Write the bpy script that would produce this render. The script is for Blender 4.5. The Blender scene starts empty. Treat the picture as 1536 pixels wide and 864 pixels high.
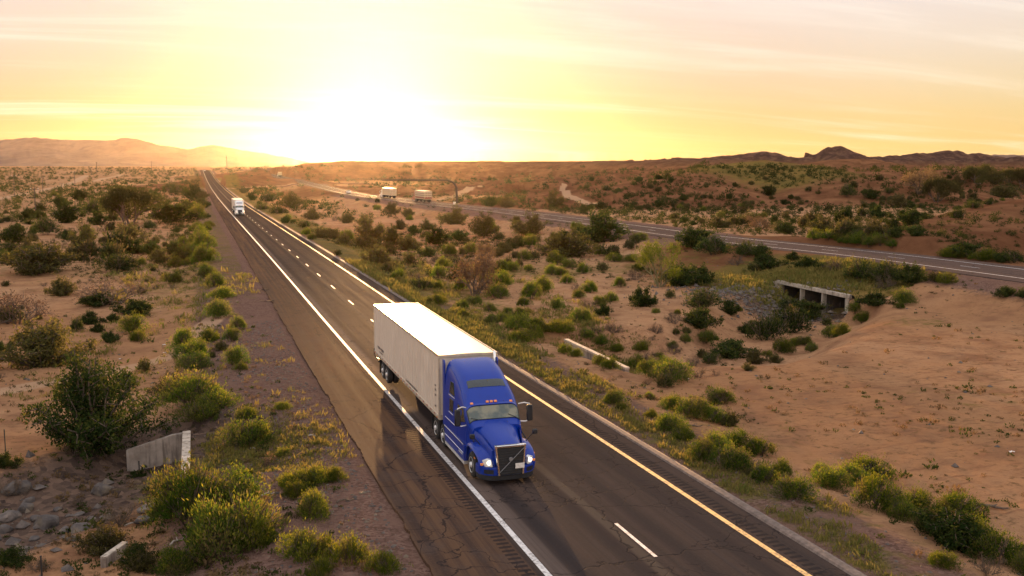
import bpy, math, random
import numpy as np
from mathutils import Vector, Matrix
R = math.radians
rng = np.random.default_rng(11)
random.seed(5)
sc = bpy.context.scene
COL = sc.collection

# ------------------------------------------------------------------ camera model
F, YAW, ROLL, PITCH, CH = 1465.5, 0.3128, 0.0026, 0.1249, 12.1666
XR = 13.2194                                   # centre of the near carriageway
cy_, sy_ = math.cos(YAW), math.sin(YAW)
cp_, sp_ = math.cos(PITCH), math.sin(PITCH)
RIGHT = np.array([cy_, -sy_, 0.0])
FWD = np.array([sy_*cp_, cy_*cp_, -sp_])
UP = np.array([sy_*sp_, cy_*sp_, cp_])
CAM = np.array([0.0, 0.0, CH])

def ray(px, py):
    U, V = px-768.0, py-432.0
    c, s = math.cos(ROLL), math.sin(ROLL)
    u, v = c*U+s*V, -s*U+c*V
    return FWD + RIGHT*(u/F) - UP*(v/F)

def at(px, py, D):
    """World point seen at a pixel of the photograph, D metres deep."""
    return CAM + ray(px, py)*D

# ------------------------------------------------------------------ numpy noise
def _hash(ix, iy, seed):
    n = (ix.astype(np.int64)*374761393 + iy.astype(np.int64)*668265263 + seed*974634541) & 0x7fffffff
    n = ((n ^ (n >> 13))*1274126177) & 0x7fffffff
    n = n ^ (n >> 16)
    return (n & 0xffff)/65535.0

def vnoise(x, y, seed=0):
    ix, iy = np.floor(x), np.floor(y)
    fx, fy = x-ix, y-iy
    fx, fy = fx*fx*fx*(fx*(fx*6-15)+10), fy*fy*fy*(fy*(fy*6-15)+10)
    a, b = _hash(ix, iy, seed), _hash(ix+1, iy, seed)
    c, d = _hash(ix, iy+1, seed), _hash(ix+1, iy+1, seed)
    return (a*(1-fx)+b*fx)*(1-fy) + (c*(1-fx)+d*fx)*fy

def fbm(x, y, octv=4, seed=0):
    s, a, t = 0.0, 1.0, 0.0
    for k in range(octv):
        s = s + a*vnoise(x, y, seed+k*17); t += a
        a *= 0.5; x, y = x*2.03+7.1, y*2.03+3.7
    return s/t

def ridged(x, y, octv=4, seed=0):
    s, a, t = 0.0, 1.0, 0.0
    for k in range(octv):
        s = s + a*(1-np.abs(2*vnoise(x, y, seed+k*13)-1)); t += a
        a *= 0.5; x, y = x*2.1+1.3, y*2.1+5.9
    return s/t

def sstep(a, b, x):
    t = np.clip((x-a)/(b-a), 0, 1)
    return t*t*(3-2*t)

def polydist(x, y, pts):
    """distance to a polyline, arc parameter value (interpolated column 2..), signed side"""
    pts = np.asarray(pts, float)
    best = np.full(x.shape, 1e9); side = np.zeros(x.shape)
    val = np.zeros(x.shape); arc = np.zeros(x.shape)
    acc = 0.0
    for a, b in zip(pts[:-1], pts[1:]):
        dx, dy = b[0]-a[0], b[1]-a[1]; L2 = dx*dx+dy*dy+1e-9; L = math.sqrt(L2)
        t = np.clip(((x-a[0])*dx+(y-a[1])*dy)/L2, 0, 1)
        ex, ey = x-(a[0]+t*dx), y-(a[1]+t*dy)
        d = np.sqrt(ex*ex+ey*ey)
        m = d < best
        best = np.where(m, d, best)
        side = np.where(m, dx*(y-a[1])-dy*(x-a[0]), side)
        if pts.shape[1] > 2:
            val = np.where(m, a[2]+t*(b[2]-a[2]), val)
        arc = np.where(m, acc+t*L, arc)
        acc += L
    return best, val, side, arc

# ------------------------------------------------------------------ terrain
ZK = np.array([-4000, 0, 20, 40, 60, 80, 110, 150, 200, 260, 340, 450, 600, 825, 1190, 1400, 2000, 4000, 20000.])
ZV = np.array([.2, .2, .18, 0, -.17, -.29, -.38, -.59, -.95, -1.38, -1.94, -2.4, -2.3, -.8, 5.3, 6.0, 5.5, 4, 2.])
def smooth_z(s):
    # piecewise-linear profile, softened
    return (np.interp(s-12, ZK, ZV)+np.interp(s, ZK, ZV)*2+np.interp(s+12, ZK, ZV))/4
def base_z(x, y):
    D = x*sy_+y*cy_
    w = sstep(40, 140, np.abs(x-XR))
    return smooth_z(y)*(1-w) + smooth_z(D/0.965)*w

def unproj_plane(px, py, dz=0.0):
    r = ray(px, py); D = 60.0
    for _ in range(60):
        p = CAM+r*D
        z = float(base_z(np.array([p[0]]), np.array([p[1]]))[0])+dz
        D2 = (z-CH)/r[2] if r[2] < -1e-4 else 3000
        D = 0.5*D+0.5*min(max(D2, 5), 3000)
    return CAM+r*D

def pixline(pts, dz=0.0):
    return [tuple(unproj_plane(a, b, dz)[:2]) for a, b in pts]

# far carriageway (leads away from the camera on the right)
FAR_PIX = [(1536, 411), (1300, 381), (1056, 356), (925, 338), (819, 324.8), (740, 315), (645, 305.5), (590, 298.5),
           (524, 290), (480, 279), (440, 270), (412, 263.5), (388, 258.5)]
FAR_DZ = 1.15
_fp = pixline(FAR_PIX, FAR_DZ)
_d0 = np.array(_fp[0])-np.array(_fp[1]); _d0 /= np.linalg.norm(_d0)
FARR = [tuple(np.array(_fp[0])+_d0*k) for k in (160, 80)]+_fp
_d1 = np.array(_fp[-1])-np.array(_fp[-2]); _d1 /= np.linalg.norm(_d1)
FARR += [tuple(np.array(_fp[-1])+_d1*150)]
def catmull(P, n=12):
    P = [np.array(p, float) for p in P]; out = []
    P = [2*P[0]-P[1]]+P+[2*P[-1]-P[-2]]
    for i in range(1, len(P)-2):
        for k in range(n):
            t = k/n
            out.append(0.5*((2*P[i])+(-P[i-1]+P[i+1])*t+(2*P[i-1]-5*P[i]+4*P[i+1]-P[i+2])*t*t+(-P[i-1]+3*P[i]-3*P[i+1]+P[i+2])*t**3))
    out.append(P[-2]); return np.array(out)
FARP = catmull(FARR, 4)
for _ in range(3):
    FARP[1:-1] = (FARP[:-2]+2*FARP[1:-1]+FARP[2:])/4

def crest(L):
    out = []
    for px, py, D in L:
        p = at(px, py, D); out.append((p[0], p[1], p[2]))
    return out
RIDGES = [  # crest, front width, back width, shape, erosion amplitude, erosion scale
  (crest([(440, 249, 900), (462, 243.5, 900), (520, 241, 905), (640, 241.5, 915), (760, 241.5, 930), (860, 242, 900), (960, 241, 840), (1060, 240, 780), (1110, 239, 760)]), 110, 'plateau', 1.0, 8, 52),
  (crest([(830, 268, 560), (900, 258, 600), (960, 252, 620), (1030, 248, 620)]), 80, 170, 1.1, 9, 34),
  (crest([(985, 268, 400), (1030, 258, 430), (1065, 252, 450), (1100, 245, 480), (1150, 239.5, 500), (1200, 246, 490), (1240, 257, 450), (1275, 268, 420)]), 66, 90, .9, 4, 40),
  (crest([(1040, 243, 900), (1090, 232, 950), (1125, 227.5, 960), (1155, 226.5, 960), (1185, 231, 950), (1215, 230, 940), (1235, 218.5, 940), (1255, 212, 945), (1275, 219.5, 950), (1300, 232, 950), (1325, 236, 1000), (1345, 229.5, 1050), (1390, 227, 1080), (1435, 224, 1100), (1470, 229, 1100), (1500, 233.5, 1080), (1560, 238, 1050), (1750, 236, 1000)]), 230, 300, 1.15, 30, 70),
  (crest([(1190, 250, 600), (1235, 241, 640), (1262, 238, 660), (1292, 236.5, 670), (1325, 243, 650), (1370, 249, 620), (1420, 256, 560)]), 88, 120, 1.0, 11, 38),
  (crest([(1290, 262, 480), (1330, 255, 520), (1400, 251, 600), (1470, 249, 640)]), 66, 120, 1.0, 8, 34),
  (crest([(1318, 380, 126), (1345, 369, 130), (1375, 355, 136), (1399, 344, 141), (1437, 332.5, 148), (1458, 323, 154), (1487, 315, 162), (1536, 301.5, 170), (1600, 292, 176), (1760, 288, 176)]), 19, 34, 1.0, 1.6, 11),
  (crest([(330, 268, 640), (352, 263, 660), (372, 260.5, 680), (392, 262, 690), (412, 268, 690)]), 45, 80, 1.0, 1.5, 20),
  (crest([(1440, 352, 132), (1490, 340, 138), (1560, 330, 142), (1700, 322, 146)]), 14, 26, 1.0, 1.0, 9),
]
# washes (dry stream beds): polyline, half width, depth
WASH = [
  (pixline([(1225, 452), (1190, 470), (1150, 490), (1110, 512), (1050, 535), (985, 538), (930, 527), (897, 530)], -1.5), 8.5, 2.3),
  ([(-1.2, 47), (-4, 43), (-9, 39.5), (-13, 36), (-18, 32), (-30, 24)], 5.0, 1.0),
]
CULV_T, CULV_B = -.85, -3.05
def _ppl(px, py, z):
    r = ray(px, py); return CAM+r*((z-CH)/r[2])
_cl, _cr = _ppl(1166, 420, CULV_T), _ppl(1271, 442, CULV_T)
_cd = (_cr-_cl)[:2]; CULV_W = float(np.linalg.norm(_cd)); _cd = _cd/CULV_W; _cn = np.array([-_cd[1], _cd[0]])
BANK = pixline([(820, 452), (900, 452), (965, 462), (1020, 470), (1080, 480)], -1)
PADC = _ppl(1340, 610, -1.2)
_h0, _h1 = _ppl(279, 714, -.30), _ppl(279, 647, -.30)
_m0, _m1 = _ppl(941, 551, -.42), _ppl(849, 508, -.42)
PADS = [((_h0[0]+_h1[0])/2-.05, (_h0[0]+_h1[0])/2+4.5, _h0[1]-.4, _h1[1]+.4, -.42), ((_m0[0]+_m1[0])/2-5.0, (_m0[0]+_m1[0])/2-.05, _m0[1]-.4, _m1[1]+.4, -.47)]

def in_plateau(x, y, pts):
    """behind the crest line, as seen from the road, for 800 m"""
    P = [(a[0], a[1]) for a in pts]
    Bk = [(a[0]*1.9, a[1]*1.9) for a in pts]
    poly = P+Bk[::-1]; ins = np.zeros(np.shape(x), bool); n = len(poly)
    for i in range(n):
        (x1, y1), (x2, y2) = poly[i], poly[(i+1) % n]
        c = ((y1 > y) != (y2 > y)) & (x < (x2-x1)*(y-y1)/(y2-y1+1e-12)+x1)
        ins ^= c
    return ins

def road_masks(x, y):
    lat = x-XR
    on = (lat > -7.3) & (lat < 5.6) & (y < 1300)
    return lat

def height(x, y, detail=True, barrel=False):
    x = np.asarray(x, float); y = np.asarray(y, float)
    z0 = base_z(x, y)
    D = x*sy_+y*cy_
    lat = x-XR
    # the carriageway stands on a low embankment
    near = 1-sstep(600, 1100, y)
    el = sstep(3.0, 10.5, -lat-7.0)          # left of the shoulder
    er = sstep(0.3, 7.5, lat-6.0)
    z = z0 - (0.95*el + 0.75*er)*near
    z = z + (fbm(x*.012+3, y*.012, 3, 5)-.5)*2.2*sstep(12, 60, np.abs(lat))*sstep(15, 60, D)*(1-.6*sstep(500, 1500, D))
    # far carriageway embankment
    df, _, sd, _ = polydist(x, y, FARP)
    zf = base_z(x, y)+FAR_DZ
    far_in = 1-sstep(8.5, 19.0, df)
    z = z*(1-far_in)+zf*far_in
    # hills
    for pts, wf, wb, sh, ea, es in RIDGES:
        d, zc, side, arc = polydist(x, y, pts)
        if wb == 'plateau':
            for e_, z_ in ((pts[0], pts[0][2]), (pts[-1], pts[-1][2])):
                d2, _, _, _ = polydist(x, y, [e_[:2], (e_[0]*1.9, e_[1]*1.9)]); zc = np.where(d2 < d, z_, zc); d = np.minimum(d, d2)
            d = np.where(in_plateau(x, y, pts), 0, d); w = np.full(x.shape, float(wf))
        else:
            w = np.where(side > 0, wb, wf)
        t = np.clip(d/w, 0, 1)
        prof = (0.5*(1+np.cos(np.pi*t)))**sh if wf < 200 else (1-t)**1.15
        zc = zc+(fbm(arc/(es*.22), arc*0+1.5, 4, 61)-.5)*ea*.20
        up = np.maximum(zc-z, 0)
        g = ridged(x/es+1.7, y/es+.3, 5, 31)**1.3
        ero = (1-g)*ea*np.minimum(prof*3.5, 1)*np.minimum((1-prof)*3.2+.10, 1)
        hz = z+np.maximum(up*prof-ero*np.minimum(up/8, 1), 0)
        k = 0.6
        z = np.where(up > 0, np.maximum(z, hz), z)
    # washes
    for pts, hw, dep in WASH:
        d, _, _, _ = polydist(x, y, pts)
        wob = hw*(0.75+0.5*vnoise(x*.16, y*.16, 41))
        ins = np.clip(1-d/wob, 0, 1)
        prot = sstep(.4, 2.2, np.maximum(lat-6.3, -lat-7.2))*sstep(9.5, 15, df)
        cut = dep*sstep(0, .62, ins)*prot
        if dep > 2:                       # the bed runs on into the culvert barrel and stops at its back wall
            cu = (x-_cl[0])*_cd[0]+(y-_cl[1])*_cd[1]; cw = (x-_cl[0])*_cn[0]+(y-_cl[1])*_cn[1]
            inside = (cu > .1) & (cu < CULV_W-.1)
            if barrel:
                cut = cut*np.where(inside, 1-sstep(15.6, 15.9, cw), 1-sstep(-.9, .5, cw))
                cut = np.where(inside & (cw > -1.5) & (cw < 15.6), np.maximum(cut, z-(CULV_B+.12)), cut)
            else:
                cut = cut*(1-sstep(-.9, .5, cw))
                cut = np.where(inside & (cw > -1.5) & (cw < .2), np.maximum(cut, z-(CULV_B+.12)), cut)
                top = CULV_T+.075*cw
                z = np.where(inside & (cw >= .2) & (cw < 14), np.maximum(z, top), z)
        z = z - cut
    if detail:
        swell = 1-.75*np.clip(1.7-1.7*np.hypot(x-PADC[0], y-PADC[1])/44, 0, 1)*(lat > 6)
        amp = sstep(.2, 6, np.maximum(lat-5.5, -lat-7.0))*sstep(7, 12, df)
        z = z + amp*((fbm(x*.16, y*.16, 3, 77)-.5)*.50*swell+(fbm(x*.9, y*.9, 3, 78)-.5)*.13+(fbm(x*3.1, y*3.1, 2, 79)-.5)*.05*(np.abs(x)+y < 130))
    # level fill behind the two headwalls
    for x0, x1, y0, y1, zp in PADS:
        k = sstep(x0-.15, x0+.15, x)*(1-sstep(x1-1.2, x1+1.2, x))*sstep(y0-1.2, y0, y)*(1-sstep(y1, y1+1.2, y))
        z = z*(1-k)+(zp+(z-zp)*.12)*k
    # road beds
    inr = (1-sstep(0.0, 0.5, np.maximum(lat-5.1, -lat-6.95)))*(y < 1250)
    z = z*(1-inr)+(smooth_z(y)-.10)*inr
    inf = 1-sstep(6.4, 8.0, df)
    z = z*(1-inf)+(zf-.10)*inf
    return z

# a polar look-up table of the terrain, for quick queries
_GA = np.radians(np.linspace(-37, 37, 820)); _GL = np.linspace(math.log(11.5), math.log(2800), 640)
def _table():
    A, L = np.meshgrid(_GA+YAW, _GL); r = np.exp(L)
    return height((np.sin(A)*r).ravel(), (np.cos(A)*r).ravel()).reshape(A.shape)
_GT = _table()
def zfast(x, y):
    x, y = np.asarray(x, float), np.asarray(y, float)
    a = (np.arctan2(x, y)-YAW-_GA[0])/(_GA[1]-_GA[0]); l = (np.log(np.maximum(np.hypot(x, y), 12))-_GL[0])/(_GL[1]-_GL[0])
    a = np.clip(a, 0, len(_GA)-1.001); l = np.clip(l, 0, len(_GL)-1.001)
    i, j = l.astype(int), a.astype(int); u, v = l-i, a-j
    return (_GT[i, j]*(1-v)+_GT[i, j+1]*v)*(1-u)+(_GT[i+1, j]*(1-v)+_GT[i+1, j+1]*v)*u

def gz(x, y):
    return float(zfast(x, y))

def ground_at(px, py):
    """first hit of the pixel ray with the terrain"""
    r = ray(px, py)
    lo, hi = 14.0, 2600.0
    for n in (900, 12):
        Ds = np.exp(np.linspace(math.log(lo), math.log(hi), n))
        P = CAM[None]+r[None]*Ds[:, None]
        below = np.where(P[:, 2] < zfast(P[:, 0], P[:, 1]))[0]
        i = max(1, below[0] if len(below) else n-1)
        lo, hi = Ds[i-1], Ds[i]
    return P[i]

def gpix(pts):
    return [tuple(ground_at(a, b)[:2]) for a, b in pts]
TRACKS = [
  (gpix([(-60, 598), (40, 580), (110, 568), (180, 555), (250, 537), (290, 510), (330, 470)]), 1.0),
  (gpix([(-40, 306), (0, 298), (60, 286), (100, 277), (118, 270), (130, 263)]), 3.2),
  (gpix([(140, 272), (165, 266), (185, 262)]), 3.0),
  (gpix([(905, 312), (872, 303), (850, 293), (843, 284), (848, 276)]), 1.7),
  (gpix([(660, 300), (690, 289), (720, 280)]), 2.2),
  (gpix([(330, 283), (370, 281.5), (410, 279), (440, 275)]), 2.5),
]

# ------------------------------------------------------------------ object helpers
def link(o, parent=None):
    COL.objects.link(o)
    if parent is not None:
        o.parent = parent
    return o
def tag(o, label=None, cat=None, group=None, kind=None):
    if label: o['label'] = label
    if cat: o['category'] = cat
    if group: o['group'] = group
    if kind: o['kind'] = kind
    return o
def empty(name, loc, rz=0.0):
    o = bpy.data.objects.new(name, None); o.empty_display_size = .3
    o.location = loc; o.rotation_euler = (0, 0, rz)
    return link(o)
def mesh_np(name, V, Q, mats, parent=None, mi=None, smooth=False, attrs=None, loc=None, lnk=True):
    """V (n,3); Q: array (m,3|4) or list of such arrays"""
    Qs = Q if isinstance(Q, list) else [Q]
    Qs = [np.asarray(q, np.int32) for q in Qs if len(q)]
    me = bpy.data.meshes.new(name)
    V = np.asarray(V, np.float32)
    nl = sum(q.size for q in Qs); nf = sum(len(q) for q in Qs)
    me.vertices.add(len(V)); me.loops.add(nl); me.polygons.add(nf)
    me.vertices.foreach_set('co', V.ravel())
    me.loops.foreach_set('vertex_index', np.concatenate([q.ravel() for q in Qs]))
    st, tot, acc = [], [], 0
    for q in Qs:
        k = q.shape[1]
        st.append(np.arange(len(q))*k+acc); tot.append(np.full(len(q), k)); acc += q.size
    me.polygons.foreach_set('loop_start', np.concatenate(st).astype(np.int32))
    if mi is not None:
        me.polygons.foreach_set('material_index', np.asarray(mi, np.int32))
    me.polygons.foreach_set('use_smooth', np.full(nf, smooth))
    for m in (mats if isinstance(mats, (list, tuple)) else [mats]):
        me.materials.append(m)
    for an, (typ, arr) in (attrs or {}).items():
        a = me.attributes.new(an, typ, 'POINT')
        a.data.foreach_set('color' if typ == 'FLOAT_COLOR' else 'value', np.asarray(arr, np.float32).ravel())
    me.update(calc_edges=True); me.validate()
    if not lnk:
        return me
    o = bpy.data.objects.new(name, me)
    if loc is not None: o.location = loc
    return link(o, parent)

class MB:
    """collects polygons; build() links them as one object"""
    def __init__(s): s.v = []; s.f = []; s.m = []; s.cur = 0
    def add(s, vs, fs, m=None):
        b = len(s.v); s.v += [tuple(map(float, p)) for p in vs]
        s.f += [tuple(i+b for i in f) for f in fs]; s.m += [s.cur if m is None else m]*len(fs)
        return s
    def box(s, c, d, rot=None, bev=0.0, m=None):
        hx, hy, hz = d[0]/2, d[1]/2, d[2]/2
        if bev <= 0:
            V = [(x, y, z) for x in (-hx, hx) for y in (-hy, hy) for z in (-hz, hz)]
            Fc = [(0, 1, 3, 2), (4, 6, 7, 5), (0, 4, 5, 1), (2, 3, 7, 6), (0, 2, 6, 4), (1, 5, 7, 3)]
        else:
            b = min(bev, hx*.49, hy*.49, hz*.49); V = []; idx = {}
            for sx in (-1, 1):
                for sy in (-1, 1):
                    for sz in (-1, 1):
                        for ax in range(3):
                            p = [sx*(hx-b), sy*(hy-b), sz*(hz-b)]
                            p[ax] = (sx*hx, sy*hy, sz*hz)[ax]
                            idx[(sx, sy, sz, ax)] = len(V); V.append(tuple(p))
            Fc = []
            S = (-1, 1)
            for ax in range(3):
                o = [i for i in range(3) if i != ax]
                for sg in S:
                    q = []
                    for a, b2 in ((-1, -1), (1, -1), (1, 1), (-1, 1)):
                        k = [0, 0, 0]; k[ax] = sg; k[o[0]] = a; k[o[1]] = b2
                        q.append(idx[(k[0], k[1], k[2], ax)])
                    Fc.append(tuple(q))
            for ax in range(3):
                o = [i for i in range(3) if i != ax]
                for a in S:
                    for b2 in S:
                        k0 = [0, 0, 0]; k1 = [0, 0, 0]
                        k0[o[0]] = k1[o[0]] = a; k0[o[1]] = k1[o[1]] = b2; k0[ax] = -1; k1[ax] = 1
                        Fc.append((idx[(*k0, o[0])], idx[(*k1, o[0])], idx[(*k1, o[1])], idx[(*k0, o[1])]))
            for sx in S:
                for sy in S:
                    for sz in S:
                        Fc.append((idx[(sx, sy, sz, 0)], idx[(sx, sy, sz, 1)], idx[(sx, sy, sz, 2)]))
        if rot is not None:
            M = rot if isinstance(rot, Matrix) else Matrix.Rotation(rot, 3, 'Z')
            V = [tuple(M @ Vector(p)) for p in V]
        return s.add([(p[0]+c[0], p[1]+c[1], p[2]+c[2]) for p in V], Fc, m)
    def tube(s, pts, r, n=8, cap=True, m=None):
        pts = [Vector(p) for p in pts]; N = len(pts)
        rr = r if isinstance(r, (list, tuple)) else [r]*N
        V = []; prev = None
        for i, p in enumerate(pts):
            t = (pts[min(i+1, N-1)]-pts[max(i-1, 0)]).normalized()
            a = prev if prev is not None else (Vector((0, 0, 1)) if abs(t.z) < .9 else Vector((1, 0, 0)))
            u = (a-t*a.dot(t)).normalized(); w = t.cross(u); prev = u
            for k in range(n):
                an = 2*math.pi*k/n
                V.append(p+(u*math.cos(an)+w*math.sin(an))*rr[i])
        Fc = [(i*n+k, i*n+(k+1) % n, (i+1)*n+(k+1) % n, (i+1)*n+k) for i in range(N-1) for k in range(n)]
        if cap: Fc += [tuple(range(n))[::-1], tuple((N-1)*n+k for k in range(n))]
        return s.add(V, Fc, m)
    def lathe(s, prof, c, axis='x', n=24, m=None):
        """prof: (r, a) pairs; revolved round the axis through c"""
        V = []
        for r, a in prof:
            for k in range(n):
                an = 2*math.pi*k/n; p, q = r*math.cos(an), r*math.sin(an)
                V.append({'x': (a, p, q), 'y': (p, a, q), 'z': (p, q, a)}[axis])
        V = [(x+c[0], y+c[1], z+c[2]) for x, y, z in V]
        N = len(prof)
        Fc = [(i*n+k, i*n+(k+1) % n, (i+1)*n+(k+1) % n, (i+1)*n+k) for i in range(N-1) for k in range(n)]
        Fc += [tuple(range(n))[::-1], tuple((N-1)*n+k for k in range(n))]
        return s.add(V, Fc, m)
    def loft(s, rings, closed=True, cap=True, m=None):
        n = len(rings[0]); V = [p for r in rings for p in r]
        kk = n if closed else n-1
        Fc = [(i*n+k, i*n+(k+1) % n, (i+1)*n+(k+1) % n, (i+1)*n+k) for i in range(len(rings)-1) for k in range(kk)]
        if cap: Fc += [tuple(range(n))[::-1], tuple((len(rings)-1)*n+k for k in range(n))]
        return s.add(V, Fc, m)
    def prism(s, poly, lo, hi, axis='x', m=None):
        f = {'x': lambda a, b, t: (t, a, b), 'y': lambda a, b, t: (a, t, b), 'z': lambda a, b, t: (a, b, t)}[axis]
        n = len(poly)
        V = [f(a, b, lo) for a, b in poly]+[f(a, b, hi) for a, b in poly]
        Fc = [tuple(range(n))[::-1], tuple(range(n, 2*n))]+[(k, (k+1) % n, n+(k+1) % n, n+k) for k in range(n)]
        return s.add(V, Fc, m)
    def build(s, name, mats, parent=None, smooth=False, bevel=0.0, loc=None):
        me = bpy.data.meshes.new(name); me.from_pydata(s.v, [], s.f)
        for m in (mats if isinstance(mats, (list, tuple)) else [mats]): me.materials.append(m)
        me.polygons.foreach_set('material_index', np.array(s.m, np.int32))
        import bmesh
        bm = bmesh.new(); bm.from_mesh(me); bmesh.ops.recalc_face_normals(bm, faces=bm.faces); bm.to_mesh(me); bm.free()
        if smooth:
            me.polygons.foreach_set('use_smooth', np.ones(len(me.polygons), bool))
            try: me.set_sharp_from_angle(angle=R(smooth if smooth is not True else 40))
            except Exception: pass
        me.update()
        o = bpy.data.objects.new(name, me)
        if loc is not None: o.location = loc
        link(o, parent)
        if bevel > 0:
            b = o.modifiers.new('bevel', 'BEVEL'); b.width = bevel; b.segments = 2; b.limit_method = 'ANGLE'
        return o
# ------------------------------------------------------------------ materials
def new_mat(name):
    m = bpy.data.materials.new(name); m.use_nodes = True
    nt = m.node_tree; nt.nodes.clear()
    out = nt.nodes.new('ShaderNodeOutputMaterial')
    return m, nt, out
class NT:
    """tiny node-graph helper"""
    def __init__(s, nt): s.nt = nt
    def n(s, typ, **kw):
        nd = s.nt.nodes.new(typ)
        for k, v in kw.items(): setattr(nd, k, v)
        return nd
    def val(s, sock, v):
        if hasattr(v, 'is_output') or isinstance(v, bpy.types.NodeSocket): s.nt.links.new(v, sock)
        elif v is not None:
            if isinstance(v, (tuple, list)) and len(v) == 3 and sock.type == 'RGBA': v = (*v, 1)
            sock.default_value = v
    def math(s, op, a, b=None, c=None, clamp=False):
        nd = s.n('ShaderNodeMath', operation=op, use_clamp=clamp)
        s.val(nd.inputs[0], a)
        if b is not None: s.val(nd.inputs[1], b)
        if c is not None: s.val(nd.inputs[2], c)
        return nd.outputs[0]
    def mix(s, f, a, b, mode='MIX'):
        nd = s.n('ShaderNodeMix', data_type='RGBA', blend_type=mode, clamp_factor=True)
        s.val(nd.inputs[0], f); s.val(nd.inputs[6], a); s.val(nd.inputs[7], b)
        return nd.outputs[2]
    def noise(s, vec, scale, detail=4, rough=.55, dist=0.0, out=0):
        nd = s.n('ShaderNodeTexNoise'); s.val(nd.inputs['Vector'], vec)
        nd.inputs['Scale'].default_value = scale; nd.inputs['Detail'].default_value = detail
        nd.inputs['Roughness'].default_value = rough; nd.inputs['Distortion'].default_value = dist
        return nd.outputs[out]
    def voro(s, vec, scale, feature='F1', out='Distance'):
        nd = s.n('ShaderNodeTexVoronoi', feature=feature); s.val(nd.inputs['Vector'], vec)
        nd.inputs['Scale'].default_value = scale
        return nd.outputs[out]
    def ramp(s, f, stops, interp='LINEAR'):
        nd = s.n('ShaderNodeValToRGB'); s.val(nd.inputs[0], f)
        cr = nd.color_ramp; cr.interpolation = interp
        while len(cr.elements) < len(stops): cr.elements.new(.5)
        for e, (p, c) in zip(cr.elements, stops):
            e.position = p; e.color = (*c, 1) if isinstance(c, (tuple, list)) else (c, c, c, 1)
        return nd.outputs[0]
    def rng(s, v, a, b, c=0.0, d=1.0, smooth=True):
        nd = s.n('ShaderNodeMapRange', interpolation_type='SMOOTHSTEP' if smooth else 'LINEAR')
        s.val(nd.inputs[0], v); s.val(nd.inputs[1], a); s.val(nd.inputs[2], b); s.val(nd.inputs[3], c); s.val(nd.inputs[4], d)
        return nd.outputs[0]
    def mapping(s, vec, scale=(1, 1, 1), rot=(0, 0, 0)):
        nd = s.n('ShaderNodeMapping'); s.val(nd.inputs[0], vec)
        nd.inputs['Scale'].default_value = scale; nd.inputs['Rotation'].default_value = rot
        return nd.outputs[0]
    def attr(s, name, out='Color'):
        nd = s.n('ShaderNodeAttribute', attribute_name=name); return nd.outputs[out]
    def sep(s, col):
        nd = s.n('ShaderNodeSeparateColor'); s.val(nd.inputs[0], col); return nd.outputs
    def xyz(s, vec):
        nd = s.n('ShaderNodeSeparateXYZ'); s.val(nd.inputs[0], vec); return nd.outputs
    def bump(s, h, strength=.5, dist=.05, normal=None):
        nd = s.n('ShaderNodeBump'); s.val(nd.inputs['Height'], h)
        nd.inputs['Strength'].default_value = strength; nd.inputs['Distance'].default_value = dist
        if normal is not None: s.val(nd.inputs['Normal'], normal)
        return nd.outputs[0]
    def geo(s): return s.n('ShaderNodeNewGeometry').outputs['Position']
    def obj(s): return s.n('ShaderNodeTexCoord').outputs['Object']
    def bsdf(s, out, color, rough=.8, metal=0.0, normal=None, coat=0.0, spec=None, **kw):
        b = s.n('ShaderNodeBsdfPrincipled')
        s.val(b.inputs['Base Color'], color); s.val(b.inputs['Roughness'], rough); s.val(b.inputs['Metallic'], metal)
        if spec is not None: s.val(b.inputs['Specular IOR Level'], spec)
        if coat: b.inputs['Coat Weight'].default_value = coat; b.inputs['Coat Roughness'].default_value = .06
        if normal is not None: s.val(b.inputs['Normal'], normal)
        for k, v in kw.items(): s.val(b.inputs[k.replace('_', ' ')], v)
        s.nt.links.new(b.outputs[0], out.inputs['Surface'])
        return b

    def matte(s, out, color, normal=None, gloss=0.0, gl_rough=.6, rough=.9):
        d = s.n('ShaderNodeBsdfDiffuse'); s.val(d.inputs[0], color); d.inputs[1].default_value = rough
        if normal is not None: s.val(d.inputs['Normal'], normal)
        sh = d.outputs[0]
        if gloss:
            gl = s.n('ShaderNodeBsdfGlossy'); gl.inputs['Roughness'].default_value = gl_rough
            if normal is not None: s.val(gl.inputs['Normal'], normal)
            mx = s.n('ShaderNodeMixShader'); s.val(mx.inputs[0], gloss); s.nt.links.new(sh, mx.inputs[1]); s.nt.links.new(gl.outputs[0], mx.inputs[2]); sh = mx.outputs[0]
        s.nt.links.new(sh, out.inputs['Surface'])

def simple(name, col, rough=.6, metal=0.0, coat=0.0, var=.12, scale=3.0, dirt=None):
    m, nt, out = new_mat(name); g = NT(nt)
    n = g.noise(g.obj(), scale, 5, .6)
    c = g.mix(g.rng(n, .3, .7), tuple(max(0, k*(1-var)) for k in col), tuple(min(1, k*(1+var)) for k in col))
    if dirt:
        n2 = g.noise(g.obj(), scale*.6, 6, .7)
        c = g.mix(g.math('MULTIPLY', g.rng(n2, .5, .75), dirt[1]), c, dirt[0])
    g.bsdf(out, c, g.rng(n, .2, .8, max(.02, rough*.85), min(1, rough*1.12)), metal, coat=coat)
    return m

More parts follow.
